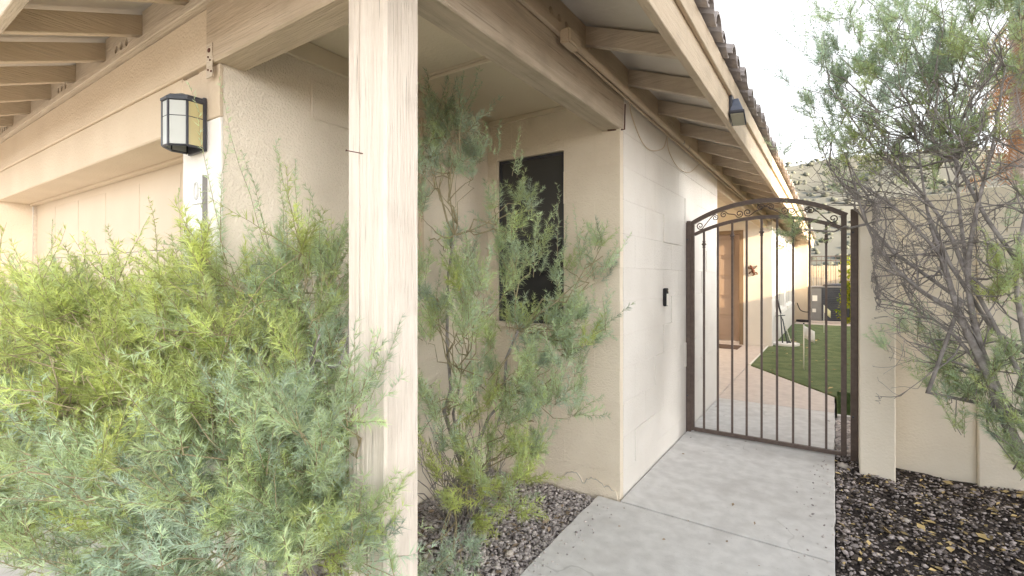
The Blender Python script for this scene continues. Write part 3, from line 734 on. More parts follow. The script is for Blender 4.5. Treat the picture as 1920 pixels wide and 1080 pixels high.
def spiral(cx, cz, r0, a0, turns, sgn, n=20):
    return [(cx + r0*(1-.78*i/n)*math.cos(a0+sgn*turns*6.283*i/n), GY, cz + r0*(1-.78*i/n)*math.sin(a0+sgn*turns*6.283*i/n)) for i in range(n+1)]
# S scrolls between the two arches
def s_scroll(xa, xb, flip):
    """curl low at xa, body rising to a curl high at xb"""
    sg = 1 if xb > xa else -1
    ra = .03; za = a_in(xa)+.05; zb = a_out(xb)-.05
    lo = spiral(xa, za, ra, R(-60) if sg > 0 else R(240), 1.35, -sg)[::-1]
    hi = spiral(xb, zb, ra*.85, R(120) if sg > 0 else R(60), 1.35, -sg)
    mid = [((xa+xb)/2, GY, (za+zb)/2)]
    p = smooth_path([lo[-1], ((xa*.72+xb*.28), GY, za*.95+zb*.05-.005), mid[0], ((xa*.28+xb*.72), GY, zb*.95+za*.05+.005), hi[0]], 5)
    pts = lo[:-1] + p + hi[1:]
    tube('scroll', pts, .0042, I, gate, 5)
s_scroll(-.915, -.80, 0); s_scroll(-.62, -.735, 0); s_scroll(-.56, -.40, 0); s_scroll(-.31, -.47, 1); s_scroll(-.26, -.14, 0); s_scroll(.0, -.155, 1)
for z in (.32, 1.58): tube('hinge', [(X0-.028, GY-.005, z-.04), (X0-.028, GY-.005, z+.04)], .011, M['black'], gate, 10)
box('latch', X1+.018, X1+.035, GY-.02, GY+.012, 1.0, 1.06, M['black'], gate, .003)
for x, lab in ((-1.006, 'brown steel gate post fixed to the house wall'), (.12, 'brown steel gate post beside the stucco pier')):
    gp = thing('gate_post', (x, GY, 0), lab, 'gate post', 'steel posts flanking the gate')
    link('post_shaft', boxmesh('post_shaft', x-.0185, x+.0185 if x < 0 else x+.0245, GY-.025, GY+.025, -.06, 1.755 if x < 0 else 1.765, .003), I, gp)
    for z in (.3, 1.6): disc_cyl('bolt', (x-.005, GY-.03, z), .007, .006, M['black'], gp, 8, 1)

# ================================================================== far yard things
ac = thing('air_conditioner', (0, 16.6, 0), 'dark louvered air conditioner condenser at the end of the lawn', 'air conditioner')
ax0, ax1, ay0, ay1 = -.53, .56, 16.2, 17.2
box('base_pad', ax0-.08, ax1+.08, ay0-.08, ay1+.08, 0, .06, M['conc_pink'], ac, .01)
box('body', ax0, ax1, ay0+.02, ay1, .065, 1.0, M['ac'], ac, .01)
box('service_panel', ax0-.002, ax0+.25, ay0, ay0+.0195, .07, .98, M['ac_panel'], ac, .004)
lv = boxmesh('louvre', ax0+.27, ax1, ay0-.004, ay0+.0195, 0, .028, .004); lv.materials.append(M['ac'])
for k in range(17): link('louvre', lv, None, ac, (0, 0, .1+k*.052))
box('top_panel', ax0-.01, ax1+.01, ay0-.01, ay1+.01, 1.001, 1.04, M['ac_panel'], ac, .006)
tube('fan_guard', [(.05, 16.7, 1.041), (.05, 16.7, 1.1), (.05, 16.7, 1.12)], [.32, .31, .2], M['ac'], ac, 24)
box('sticker', ax0+.03, ax0+.15, ay0-.003, ay0-.0005, .62, .78, M['white'], ac)
box('sticker', ax0+.03, ax0+.12, ay0-.003, ay0-.0005, .3, .4, M['white'], ac)
ho = link('garden_hose', pymesh('garden_hose', *tube_data([(-.72+.16*math.cos(t), 16.0+.13*math.sin(t), .03+.012*t/6.28) for t in np.linspace(0, 25, 70)], .014, 6), True), M['rubber'])
tag(ho, 'coil of black hose lying beside the condenser', 'hose')
tag(tube('power_cable', smooth_path([(-.88, 16.28, .55), (-.8, 16.2, .36), (-.68, 16.2, .3), (-.55, 16.21, .3)], 6), .012, M['rubber']), 'black cable looping from the wall to the condenser', 'cable')

# golf pins
for (x, y, h, lab, fm, bend) in ((-.339, 7.74, .64, 'nearer white golf pin flag standing on the turf', 'white', 0), (-.18, 13.2, .66, 'pale yellow golf pin flag near the condenser', 'yellow_flag', 1)):
    fg = thing('golf_pin', (x, y, .012), lab, 'golf flag', 'golf pins on the putting green')
    tube('pole', [(x, y, .01), (x, y, h)], .007, M['white'], fg, 8)
    V, F = [], []
    for i in range(7):
        for j in range(4):
            V.append((x+.008+i*.02, y+.012*math.sin(i*1.1+j*.5), h-.02-j*.055-(i*.012 if not bend else i*.02)))
    F = [(i*4+j, i*4+j+1, i*4+j+5, i*4+j+4) for i in range(6) for j in range(3)]
    f = link('flag', pymesh('flag', V, F, True), M[fm], fg)
    md = f.modifiers.new('solid', 'SOLIDIFY'); md.thickness = .002
    tube('pole_tip', [(x, y, h), (x, y, h+.018)], .009, M['rubber'], fg, 8)
# club stand on a round pale base
cs = thing('putter_stand', (-.76, 10.45, 0), 'round white base with putters standing beside the house wall', 'putter stand')
disc_cyl('base', (-.76, 10.45, .012), .24, .035, M['white_wall'], cs, 28)
for (a, b, r) in (((-.8, 10.42, .04), (-.84, 10.5, .62), .012), ((-.72, 10.38, .04), (-.8, 10.44, .5), .01), ((-.66, 10.5, .04), (-.83, 10.46, .6), .008)):
    tube('rod', [a, b], r, M['black'] if r > .009 else M['white'], cs, 6)
tube('rod', [(-.92, 10.44, .55), (-.76, 10.46, .57)], .009, M['black'], cs, 6)
pt = thing('putter', (-.7, 10.6, 0), 'dark handled putter leaning on the stand under the window sill', 'putter')
tube('shaft', [(-.7, 10.5, .05), (-.82, 10.55, .5)], .006, M['ac_panel'], pt, 6); tube('grip', [(-.82, 10.55, .5), (-.9, 10.58, .86)], .015, M['rubber'], pt, 8)
box('head', -.74, -.66, 10.485, 10.515, .048, .075, M['black'], pt, .004)
# doormat
tag(box('doormat', -2.2, -1.42, 9.35, 9.85, .001, .016, M['mat_'], None, .004), 'brown doormat lying before the front door', 'doormat')
# rusty lizard wall ornament
lz = thing('lizard_ornament', (-1.27, Y2-.01, 1.42), 'rusty cut metal lizard ornament on the wall beside the door', 'wall ornament')
def flat(name, pts, th=.006):
    V, F = tube_data([(p[0], Y2-.015, p[1]) for p in pts], [p[2] for p in pts], 6); return link(name, pymesh(name, V, F, True), M['rust'], lz)
flat('body', [(-1.31, 1.52, .012), (-1.295, 1.49, .024), (-1.275, 1.46, .018), (-1.262, 1.42, .03), (-1.255, 1.385, .022), (-1.24, 1.35, .012), (-1.26, 1.325, .008), (-1.29, 1.32, .005)])
for a in (((-1.27, 1.45), (-1.22, 1.47), (-1.2, 1.51)), ((-1.28, 1.46), (-1.33, 1.45), (-1.345, 1.48)), ((-1.255, 1.39), (-1.2, 1.38), (-1.19, 1.345)), ((-1.262, 1.4), (-1.31, 1.39), (-1.33, 1.36))):
    flat('leg', [(a[0][0], a[0][1], .011), (a[1][0], a[1][1], .009), (a[2][0], a[2][1], .013)])
# far fences
ff = thing('board_fence', (0, 20.6, 0), 'sunlit tan fence of upright boards across the back of the yard', 'fence')
bd = boxmesh('board', 0, .135, 0, .02, 0, 1.72, .004); bd.materials.append(M['fence'])
x = -1.2
while x < 2.4:
    o = link('board', bd, None, ff, (x, 20.6+random.uniform(0, .008), random.uniform(-.02, .03))); x += .15
box('rail', -1.2, 2.5, 20.63, 20.67, 1.4, 1.48, M['fence'], ff); box('rail', -1.2, 2.5, 20.63, 20.67, .4, .48, M['fence'], ff)
fi = thing('iron_fence', (0, 20, 0), 'thin dark iron railing standing before the sunlit board fence', 'fence')
for z in (2.02, 1.87, .2): box('rail', -1.2, 2.5, 19.99, 20.02, z, z+.025, M['iron'], fi)
pk = boxmesh('picket', 0, .014, 19.998, 20.012, .1, 2.05); pk.materials.append(M['iron'])
x = -1.2
while x < 2.5:
    link('picket', pk, None, fi, (x, 0, 0)); x += .14
# unseen house added behind the camera's right shoulder to shade the near walls
nb = thing('shade_house', (8, 1.1, 0), 'unseen tan stucco house added to shade the near walls', 'house')
NX0, NX1, NY0, NY1, NZ = 5.0, 12.0, -1.6, 3.3, 5.5
box('wall', NX0, NX1, NY0, NY1, -.2, NZ, M['plaster_far'], nb)
prism('roof', [(NX0-.0, NY0-.0, NZ+.001), (NX0-.0, NY1+.0, NZ+.001), (NX0+1.5, NY1-1.4, NZ+1.1), (NX0+1.5, NY0+1.4, NZ+1.1)], (5.4, 0, 0), M['tile'], nb)
for y in (-.4, 1.6):
    w_ = box('window', NX0-.02, NX0-.001, y, y+1.1, 1.0, 2.1, M['darkglass'], nb); box('sill', NX0-.06, NX0-.021, y-.05, y+1.15, .94, 1.0, M['white'], w_)

# ================================================================== GRAVEL, LITTER
def ico_pebbles(P, size, name, m, label, seed):
    v, f = octas(P, size, (.5, .8), seed); o = link(name, npmesh(name, v, f), m); tag(o, label, kind='stuff'); return o
n = 14000
P = np.stack([rng.uniform(-1.98, -1.13, n), rng.uniform(.55, 2.63, n), np.full(n, -.03)], 1)
edge = np.clip((-1.13-P[:, 0])*6, 0, 1); P[:, 2] += .018*edge*rng.uniform(0, 1, n)
ico_pebbles(P, rng.choice([.005, .007, .010, .015], n, p=[.35, .38, .22, .05])*rng.uniform(.8, 1.3, n), 'gravel', M['peb'], 'grey pink crushed gravel in the bed under the window', 5)
n = 70
P = np.concatenate([np.stack([-1.13+np.abs(rng.normal(0, .07, n)), rng.uniform(1.4, 2.55, n), np.full(n, .003)], 1), np.stack([.0-np.abs(rng.normal(0, .08, n)), rng.uniform(1.8, 4.1, n), np.full(n, .003)], 1)])
ico_pebbles(P, rng.uniform(.003, .007, 2*n), 'gravel', M['peb'], 'loose grit spilled onto the edges of the concrete walk', 15)
n = 12000
x = .015+rng.power(.8, n)*1.6; y = rng.uniform(1.5, 4.24, n)
P = np.stack([x, y, bedz(x, y)+.004], 1)
ico_pebbles(P, rng.choice([.005, .007, .010, .014], n, p=[.4, .35, .2, .05])*rng.uniform(.8, 1.3, n), 'gravel', M['peb2'], 'near black crushed mulch gravel beside the walk', 6)
n = 5200; x = .015+rng.power(.8, n)*1.6; y = rng.uniform(1.5, 4.24, n)
P = np.stack([x, y, bedz(x, y)+.008], 1)
ico_pebbles(P, rng.choice([.005, .008, .012], n, p=[.5, .38, .12])*rng.uniform(.8, 1.3, n), 'gravel', M['peb3'], 'pale pinkish pebbles strewn over the dark bed', 16)
n = 2500
P = np.stack([rng.uniform(.02, .6, n), rng.uniform(4.2, 5.35, n), np.full(n, -.022)], 1); P = P[(P[:, 0] < .14) | (P[:, 1] > 4.46)]; n = len(P)
ico_pebbles(P, rng.uniform(.009, .024, n), 'gravel', M['peb'], 'pink grey gravel strip behind the gate', 7)
def litter(P, L, seed, m, name, label):
    g = np.random.default_rng(seed); n = len(P); a = g.uniform(0, 6.28, n); d = np.stack([np.cos(a), np.sin(a), g.uniform(-.15, .3, n)], 1)
    s = np.stack([-np.sin(a), np.cos(a), g.uniform(-.5, .5, n)], 1); L = L[:, None]; W = L*g.uniform(.15, .3, (n, 1)); up = np.array([0, 0, 1.])
    v = np.stack([P, P+d*L*.5+s*W+up*L*.12, P+d*L, P+d*L*.5-s*W+up*L*.02, P+d*L*.5+up*L*-.03], 1).reshape(-1, 3)
    i = 5*np.arange(n)[:, None]; f = np.concatenate([i+np.array([[0, 4, 1]]), i+np.array([[1, 4, 2]]), i+np.array([[2, 4, 3]]), i+np.array([[3, 4, 0]])])
    o = link(name, npmesh(name, v, f), m); tag(o, label, kind='stuff')
n = 900; x = .02+rng.uniform(0, 1.3, n); y = rng.uniform(1.6, 4.2, n)
litter(np.stack([x, y, bedz(x, y)+.012], 1), rng.choice([.015, .025, .04, .065], n, p=[.4, .3, .2, .1]), 8, M['leaf_dry'], 'dry_leaves', 'yellow and brown fallen leaves over the dark gravel')
n = 500; x = rng.uniform(-1.95, -1.2, n); y = rng.uniform(.6, 2.4, n)
M['leaf_brown'] = mat('brown_leaf', (.2, .15, .1), (.34, .27, .2), 20, .85, isl=.5)
litter(np.stack([x, y, np.full(n, -.01)], 1), rng.uniform(.015, .045, n), 9, M['leaf_brown'], 'dry_leaves', 'curled brown leaf litter around the stems under the window')
n = 22; x = rng.uniform(-1.1, 0, n); y = rng.uniform(1.6, 5.3, n)
litter(np.stack([x, y, np.full(n, .004)], 1), rng.uniform(.008, .03, n), 12, M['leaf_brown'], 'dry_leaves', 'a few stray leaf scraps lying on the concrete walk')
n = 130; x = rng.uniform(-.9, 1.5, n); y = rng.uniform(6.2, 13, n); k = (x > -.95) & (y > 7.74-(x+1.0)*1.5)
litter(np.stack([x, y, np.full(n, .016)], 1)[k], rng.uniform(.03, .085, k.sum()), 10, M['leaf_dry'], 'dry_leaves', 'a few dry leaves scattered over the green turf')
# turf nap near its edges
n = 30000; x = rng.uniform(.035, .6, n); y = rng.uniform(5.425, 6.4, n)
g = rng; a = g.uniform(0, 6.28, n); Lb = g.uniform(.012, .03, n)
P = np.stack([x, y, np.full(n, .01)], 1); d = np.stack([np.cos(a)*.4, np.sin(a)*.4, np.ones(n)], 1)*Lb[:, None]; s = np.stack([-np.sin(a), np.cos(a), np.zeros(n)], 1)*.0015
v = np.stack([P-s, P+s, P+d], 1).reshape(-1, 3); f = np.arange(3*n).reshape(-1, 3)
tag(link('turf_blades', npmesh('turf_blades', v, f), M['turfblade']), 'short stiff blades of the artificial turf edge', kind='stuff')
# single stones worth picking out
def stone(p, r, m, label):
    v, f = octas(np.array([p]), np.array([r]), (.4, .55), int(r*1e4)+3); o = link('stone', npmesh('stone', v, f), m)
    tag(o, label, 'stone', 'stones lying in the gravel')
M['palestone'] = mat('pale_stone', (.5, .45, .4), (.58, .52, .47), 30, .9, .4, 120)
stone((-1.26, 1.86, -.012), .03, M['palestone'], 'flat pale stone in the gravel near the walk edge')
stone((.05, 4.05, -.035), .05, M['palestone'], 'flat grey stone at the foot of the right gate post')
stone((.06, 4.45, -.02), .06, M['ac_panel'], 'dark flat stone just behind the gate')
stone((.33, 3.35, -.035), .022, M['palestone'], 'small pale round stone among the mulch leaves')

# ================================================================== SHRUBS
def unit(a): return a/np.maximum(np.linalg.norm(a, axis=-1, keepdims=True), 1e-9)
def wands(B, Dir, L, tint, seed, up=.35, per=16, fan=6, nl=(.032, .056), nw=.00115, start=.12):
    """needle-leaved shoots. B,Dir (n,3), L,tint (n,). Returns verts, tris, tint, mat(0 needle,1 twig)"""
    g = np.random.default_rng(seed); n = len(B); Dir = unit(Dir); K = 7
    T = np.linspace(0, 1, K)
    bend = g.normal(0, .22, (n, 3)); bend[:, 2] += up
    side = g.normal(0, .06, (n, K, 3))
    C = B[:, None] + Dir[:, None]*(T[None, :, None]*L[:, None, None]) + bend[:, None]*(T[None, :, None]**2*L[:, None, None]*.5) + side*L[:, None, None]*.25*T[None, :, None]
    # twig ribbons: two crossed
    V = []; Fc = []; TI = []; MI = []; VA = []; off = 0; val = g.normal(0, .2, n).clip(-.4, .35)
    tan = unit(np.diff(C, axis=1)); tan = np.concatenate([tan, tan[:, -1:]], 1)
    for ax in (np.array([0, 0, 1.]), np.array([1., .3, 0])):
        s = unit(np.cross(tan, ax[None, None])); wdt = (.0018*(1-.75*T))[None, :, None]
        v = np.stack([C-s*wdt, C+s*wdt], 2)          # n,K,2,3
        idx = np.arange(n*K*2).reshape(n, K, 2)
        q1 = np.stack([idx[:, :-1, 0], idx[:, :-1, 1], idx[:, 1:, 1]], -1).reshape(-1, 3)
        q2 = np.stack([idx[:, :-1, 0], idx[:, 1:, 1], idx[:, 1:, 0]], -1).reshape(-1, 3)
        V.append(v.reshape(-1, 3)); Fc += [q1+off, q2+off]; off += n*K*2; TI.append(np.repeat(tint, K*2)); VA.append(np.zeros(n*K*2)); MI += [np.ones(len(q1), int), np.ones(len(q2), int)]
    # needle fans
    m = per; t = start + (1-start)*(np.arange(m)[None]+g.uniform(-.4, .4, (n, m)))/m; t = np.clip(t, 0, 1)
    fi = t*(K-1); i0 = np.minimum(fi.astype(int), K-2); fr = (fi-i0)[..., None]; ar = np.arange(n)[:, None]
    p = C[ar, i0]*(1-fr)+C[ar, i0+1]*fr; tg = tan[ar, i0]
    rnd = unit(g.normal(0, 1, (n, m, 3))); rad = unit(rnd - tg*np.sum(rnd*tg, -1, keepdims=True))
    # each node: a little stalk with a fan of needles
    st = unit(tg*.6+rad*.85)
    sl = g.uniform(.004, .016, (n, m, 1))*(1-.5*t[..., None])
    k = np.arange(fan)
    q = p[:, :, None] + (st*sl)[:, :, None]*(k/(fan-1))[None, None, :, None]
    jit = g.normal(0, .42, (n, m, fan, 3)); nd = unit(st[:, :, None]*1.0 + jit + tg[:, :, None]*.15 + np.array([0, 0, .12]))
    ln = g.uniform(nl[0], nl[1], (n, m, fan, 1))*(1-.45*t[:, :, None, None]**2)
    wd = unit(np.cross(nd, g.normal(0, 1, (n, m, fan, 3))))*nw
    v = np.stack([q-wd, q+wd, q+nd*ln], 3).reshape(-1, 3)
    f = np.arange(len(v)).reshape(-1, 3)+off
    tt = np.clip(tint[:, None, None]+g.normal(0, .1, (n, m, 1))+g.normal(0, .06, (n, m, fan)), 0, 1)
    V.append(v); Fc.append(f); TI.append(np.repeat(tt.reshape(-1), 3)); MI.append(np.zeros(len(f), int)); VA.append(np.repeat(val, m*fan*3))
    return np.concatenate(V), np.concatenate(Fc), np.concatenate(TI), np.concatenate(MI), np.concatenate(VA)

def collect_tubes(name, paths, m, parent, k=5):
    V, F = [], []
    for pts, r in paths:
        v, f = tube_data(pts, r, k); o_ = len(V); V += v; F += [tuple(i+o_ for i in q) for q in f]
    return link(name, pymesh(name, V, F, True), m, parent)
def wobble(a, b, n, amt, g):
    a, b = np.array(a, float), np.array(b, float); L = np.linalg.norm(b-a)
    return [a+(b-a)*t + (g.normal(0, amt*L, 3)*math.sin(math.pi*t) if 0 < t < 1 else 0) for t in np.linspace(0, 1, n)]

def shrub(name, loc, label, root, blobs, longw, seed, forks, up, ok=None, per=16, fan=6, wl=(.12, .24), stem_r=.011, stem_m='bark', outward=.8, dens=2.0):
    g = np.random.default_rng(seed); o = thing(name, loc, label, 'shrub')
    root = np.array(root, float)
    # main stems: root -> fork -> blob
    fk = [np.array(f, float) for f in forks]; sub = [[] for _ in fk]; twigs = []; Bs, Ds, Ls, Ts = [], [], [], []
    for f in fk:
        pass
    for (x, y, z, r, n, tint) in blobs:
        c = np.array([x, y, z]); d = [np.linalg.norm(c-f) + .3*np.linalg.norm(f-root) for f in fk]; j = int(np.argmin(d))
        sub[j].append((c, r))
        pth_ = wobble(fk[j], c, 6, .07, g)
        twigs.append((pth_, list(np.linspace(stem_r*.5, .003, 6))))
        nb = 0; tries = 0
        while nb < n*dens and tries < n*20:
            tries += 1
            q = c + g.normal(0, 1, 3)*r*.6
            if ok is not None and not ok(q): continue
            if q[2] < .02: continue
            outd = unit(c + (q-c)*1.8 - (root+np.array([0, 0, .25])))
            d0 = outd*outward + g.normal(0, .42, 3) + np.array([0, 0, up]); tn = np.clip(tint + g.normal(0, .16), 0, 1)
            nt_ = int(g.integers(3, 8)); nb += nt_; L0 = g.uniform(*wl)
            for _ in range(nt_):                      # a tuft: several shoots from one twig end
                Bs.append(q+g.normal(0, .012, 3)); Ds.append(unit(d0)+g.normal(0, .34, 3)); Ls.append(L0*g.uniform(.6, 1.25)); Ts.append(np.clip(tn+g.normal(0, .06), 0, 1))
            s0 = pth_[int(g.integers(1, 6))]
            if g.random() < .75: twigs.append((wobble(s0, q, 5, .08, g), [.0036, .003, .0026, .0022, .0018]))
    for k, f in enumerate(fk):
        P_ = wobble(root+g.normal(0, .02, 3)*np.array([1, 1, 0]), f, 7, .05, g)
        v, ff_ = tube_data(P_, list(np.linspace(stem_r, stem_r*.55, 7)), 7)
        link('stem', pymesh('stem', v, ff_, True), M[stem_m], o)
    B, D_, L_, T_ = map(np.array, (Bs, Ds, Ls, Ts))
    v, f, t, mi, va = wands(B, D_, L_, T_, seed+1, per=per, fan=fan)
    if longw:
        a = np.array([q[:3] for q in longw]); b = np.array([q[3:6] for q in longw]); tt = np.array([q[6] for q in longw])
        AA, DD, LL, TT = [], [], [], []
        for rep in range(2):
            sh = g.normal(0, .018*(rep > 0), a.shape); kk = [1, .62][rep]
            AA.append(a+sh); DD.append(b-a+g.normal(0, .06, a.shape)); LL.append(np.linalg.norm(b-a, axis=1)*kk); TT.append(tt)
        v2, f2, t2, m2, va2 = wands(np.concatenate(AA), np.concatenate(DD), np.concatenate(LL), np.concatenate(TT), seed+2, up=.12, per=34, fan=5, nl=(.022, .036))
        f2 = f2+len(v); v = np.concatenate([v, v2]); f = np.concatenate([f, f2]); t = np.concatenate([t, t2]); mi = np.concatenate([mi, m2]); va = np.concatenate([va, va2])
    me = npmesh('crown', v, f, t, mi, value=va); me.materials.append(M['needle']); me.materials.append(M['twig'])
    link('crown', me, None, o)
    tag(collect_tubes('twigs', twigs, M['twig'] if stem_m == 'bark' else M[stem_m], o, 4), kind='stuff')
    return o, g

B1 = [(-1.878,.729,.915,.3,110,1.0),(-2.202,.61,1.02,.26,90,1.0),(-2.264,.53,.829,.28,90,.85),(-1.695,.851,1.08,.22,70,.75),(-1.574,.992,1.187,.2,55,.5),(-1.749,.635,.648,.25,90,.45),(-1.499,.801,.715,.22,75,.4),(-1.289,.882,.75,.18,55,.45),(-2.705,.5,1.06,.22,48,.75),(-2.319,.433,.622,.22,60,.4),(-1.296,.817,.504,.2,70,.35),(-1.449,.655,.501,.18,60,.2),(-1.757,.569,.492,.2,60,.3),(-1.201,.857,.576,.12,35,.55),(-1.422,.974,.908,.13,8,.4),(-2.015,.76,.99,.19,50,.9),(-2.355,.66,1.13,.16,18,.85),(-2.597,.4,.86,.25,70,.6),(-2.45,.42,.62,.2,50,.4),(-2.85,.4,1.0,.2,36,.6),(-2.1,.5,.55,.2,50,.4),(-1.733,.946,1.3,.15,3,.35),(-1.649,1.062,1.33,.15,3,.3),(-1.487,1.05,1.24,.13,7,.4),(-1.793,.845,.885,.22,60,.8),(-1.047,.803,.948,.03,3,.4),(-1.54,.894,.926,.16,9,.5)]
L1 = [(-1.959,.794,1.204,-1.975,.784,1.593,.7),(-2.259,.714,1.2,-2.353,.651,1.529,.7),(-2.615,.596,1.196,-2.651,.572,1.477,.4),(-1.717,.957,1.379,-1.802,.899,2.021,.4),(-1.666,1.051,1.462,-1.799,.962,1.822,.4),(-1.479,1.055,1.282,-1.55,1.008,1.622,.4),(-1.814,.855,1.358,-1.87,.818,1.951,.35),(-2.478,.628,1.24,-2.513,.604,1.451,.8),(-2.157,.783,1.282,-2.191,.76,1.549,.9),(-1.825,.824,1.244,-1.833,.819,1.509,.6),(-2.705,.536,1.196,-2.759,.499,1.477,.5),(-.983,.81,.529,-.966,.822,.617,.5),(-.911,.834,.528,-.906,.838,.615,.4),(-1.053,.799,.906,-1.013,.826,1.045,.45),(-1.605,.971,1.357,-1.636,.95,1.641,.5)]
def ok1(q): return not (q[0] < XG+.03 and q[1] > YG-.04) and not (q[0] > -1.22 and .86 < q[1] < 1.06 and q[2] < 2.2)
s1, g1 = shrub('feathery_shrub', (-1.5, 1.0, -.03), 'large yellow green needle leaved shrub spilling over the driveway left of the post', (-1.5, 1.0, -.04), B1, L1, 21,
      [(-1.75, .85, .6), (-1.4, .92, .5), (-1.62, .98, .9), (-2.0, .68, .55)], .2, ok1, 17, 6, dens=2.4)
for pth_, r0 in (([(-1.5, 1.0, .1), (-1.37, .93, .6), (-1.27, .955, .85), (-1.257, .964, 1.15)], .011), ([(-1.37, .93, .6), (-1.4, .93, .99), (-1.3, .95, 1.0), (-1.26, .97, 1.12)], .008),
                ([(-1.5, 1.0, .3), (-1.54, .9, .85), (-1.42, .93, 1.0), (-1.36, .93, 1.1)], .009), ([(-1.37, .92, .65), (-1.55, .88, .9), (-1.68, .82, .96)], .007)):
    pp = smooth_path(pth_, 5); v, f = tube_data(pp, list(np.linspace(r0, .003, len(pp))), 7); link('stem', pymesh('stem', v, f, True), M['bark'], s1)
B2 = [(-1.645,1.85,2.0,.16,22,.1),(-1.633,1.87,1.82,.16,20,.12),(-1.77,1.85,1.92,.14,14,.1),(-1.512,1.876,1.043,.24,46,.5),(-1.457,2.177,1.37,.13,20,.3),(-1.47,2.169,1.632,.09,10,.2),(-1.38,2.2,1.0,.15,18,.5),(-1.206,2.201,.76,.15,18,.3),(-1.402,1.95,.749,.19,32,.42),(-1.601,1.816,.616,.16,20,.4),(-1.26,2.377,.95,.08,3,.35),(-1.124,2.449,1.253,.11,8,.3),(-1.038,2.434,1.398,.08,5,.3),(-1.345,1.687,.303,.09,16,1.0),(-1.186,1.793,.303,.08,14,.75),(-1.68,1.824,1.174,.18,18,.3),(-1.749,1.838,1.477,.12,6,.3),(-1.122,2.378,.965,.09,6,.3),(-1.246,2.054,.563,.14,18,.5),(-1.272,1.856,.483,.13,18,.55),(-1.303,1.414,.132,.1,14,.1),(-1.428,1.812,.414,.12,10,.6),(-1.16,2.292,.943,.12,14,.3)]
L2 = [(-1.446,2.161,1.832,-1.41,2.185,2.063,.3),(-1.062,2.418,1.283,-.978,2.474,1.543,.3),(-1.134,2.369,1.341,-1.146,2.361,1.63,.3),(-1.446,2.161,1.572,-1.362,2.217,1.832,.35),(-1.261,2.333,1.4,-1.261,2.333,1.752,.25),(-1.622,1.923,2.088,-1.518,1.992,2.283,.2),(-1.691,1.877,2.116,-1.76,1.83,2.311,.2),(-1.35,2.225,1.283,-1.326,2.241,1.514,.3),(-1.086,2.402,1.052,-.99,2.466,.936,.35),(-1.46,2.031,1.894,-1.518,1.992,2.144,.25)]
def ok2(q): return XG+.03 < q[0] and q[1] < YW-.05 and not (q[2] > 2.28)
s2, g2 = shrub('feathery_shrub', (-1.62, 1.95, -.03), 'tall grey green needle leaved shrub growing before the dark window', (-1.62, 1.95, -.04), B2, L2, 31,
      [(-1.62, 1.92, .7), (-1.42, 2.05, .62), (-1.45, 1.85, .35), (-1.63, 1.9, 1.5), (-1.4, 2.15, 1.0)], 0.5, ok2, 18, 6, (.12, .22), .012, dens=2.2)
# dry twiggy tangle at its foot
tw = []
for i in range(70):
    a = np.array([-1.62, 1.95, 0])+g2.normal(0, .05, 3)*np.array([1, 1, 0]); b = a+np.array([g2.normal(.02, .2), g2.normal(-.05, .16), g2.uniform(.15, .7)])
    if b[0] < XG+.03: b[0] = XG+.04
    tw.append((wobble(a, b, 6, .07, g2), list(np.linspace(.004, .0012, 6))))
tag(collect_tubes('dead_twigs', tw, M['greytwig'], s2, 4), kind='stuff')

B3 = [(-.007,3.786,2.649,.22,36,.18),(.109,3.864,2.333,.24,44,.2),(.331,3.892,2.842,.28,55,.25),(.375,3.801,2.398,.28,55,.3),(.578,3.696,2.597,.28,50,.3),(.246,3.835,2.029,.13,12,.5),(.52,3.778,2.17,.2,30,.5),(.748,3.569,2.416,.22,36,.5),(.795,3.601,2.699,.22,30,.35),(.064,3.774,2.076,.12,10,.5),(-.066,3.806,2.35,.12,9,.15),(.703,3.66,2.048,.14,14,.6),(.57,3.511,.618,.15,22,.35),(.71,3.484,.811,.13,18,.5),(.48,3.57,.803,.1,7,.3),(.737,3.381,.536,.1,14,.35),(.687,3.468,1.172,.07,5,.7),(.355,3.607,.91,.09,5,.35),(.775,3.467,1.283,.07,5,.6),(-.212,3.95,1.586,.06,7,.45),(.084,4.027,1.907,.08,6,.5),(.732,3.318,.343,.06,5,.4),(1.125,3.762,2.172,.4,50,.3),(1.191,3.686,1.336,.35,35,.3),(.456,3.855,1.939,.12,8,.5)]
S3 = [[(1.06,3.34,-.08),(.908,3.376,.158),(.754,3.417,.476),(.664,3.453,.783),(.57,3.511,1.081),(.505,3.587,1.403),(.459,3.677,1.656),(.42,3.76,2.1)],[(.754,3.417,.476),(.71,3.484,.699),(.642,3.498,.943),(.606,3.535,1.283),(.642,3.559,1.63),(.714,3.607,1.976),(.76,3.58,2.4)],[(.57,3.511,1.081),(.4,3.577,1.222),(.261,3.665,1.412),(.173,3.726,1.617),(.06,3.8,2.1)],[(1.08,3.36,-.08),(.908,3.4,.35),(.825,3.441,.803),(.775,3.467,1.283),(.837,3.569,1.672),(.848,3.576,2.033)],[(.606,3.535,1.283),(.527,3.662,1.589),(.375,3.801,1.906),(.218,3.816,2.097),(.0,3.79,2.5)],[(.664,3.453,.783),(.532,3.545,.989),(.4,3.577,1.1),(.336,3.654,1.252)],[(.505,3.587,1.403),(.336,3.654,1.663),(.162,3.779,1.86),(-.007,3.846,1.959)],[(.606,3.535,1.283),(.592,3.646,1.643),(.578,3.696,1.955),(.536,3.729,2.279)]]
s3, g3 = shrub('feathery_shrub', (1.06, 3.34, -.08), 'tall sparse shrub with bare grey branches against the garden wall', (1.06, 3.34, -.08), B3, [], 41,
      [(.664, 3.453, .783), (.606, 3.535, 1.283), (.459, 3.677, 1.656), (.837, 3.569, 1.672), (.173, 3.726, 1.617), (.578, 3.696, 1.955)], .55, lambda q: q[1] < 4.15 or q[2] > 2.0, 17, 6, (.13, .24), .016, 'greytwig', .6, dens=2.3)
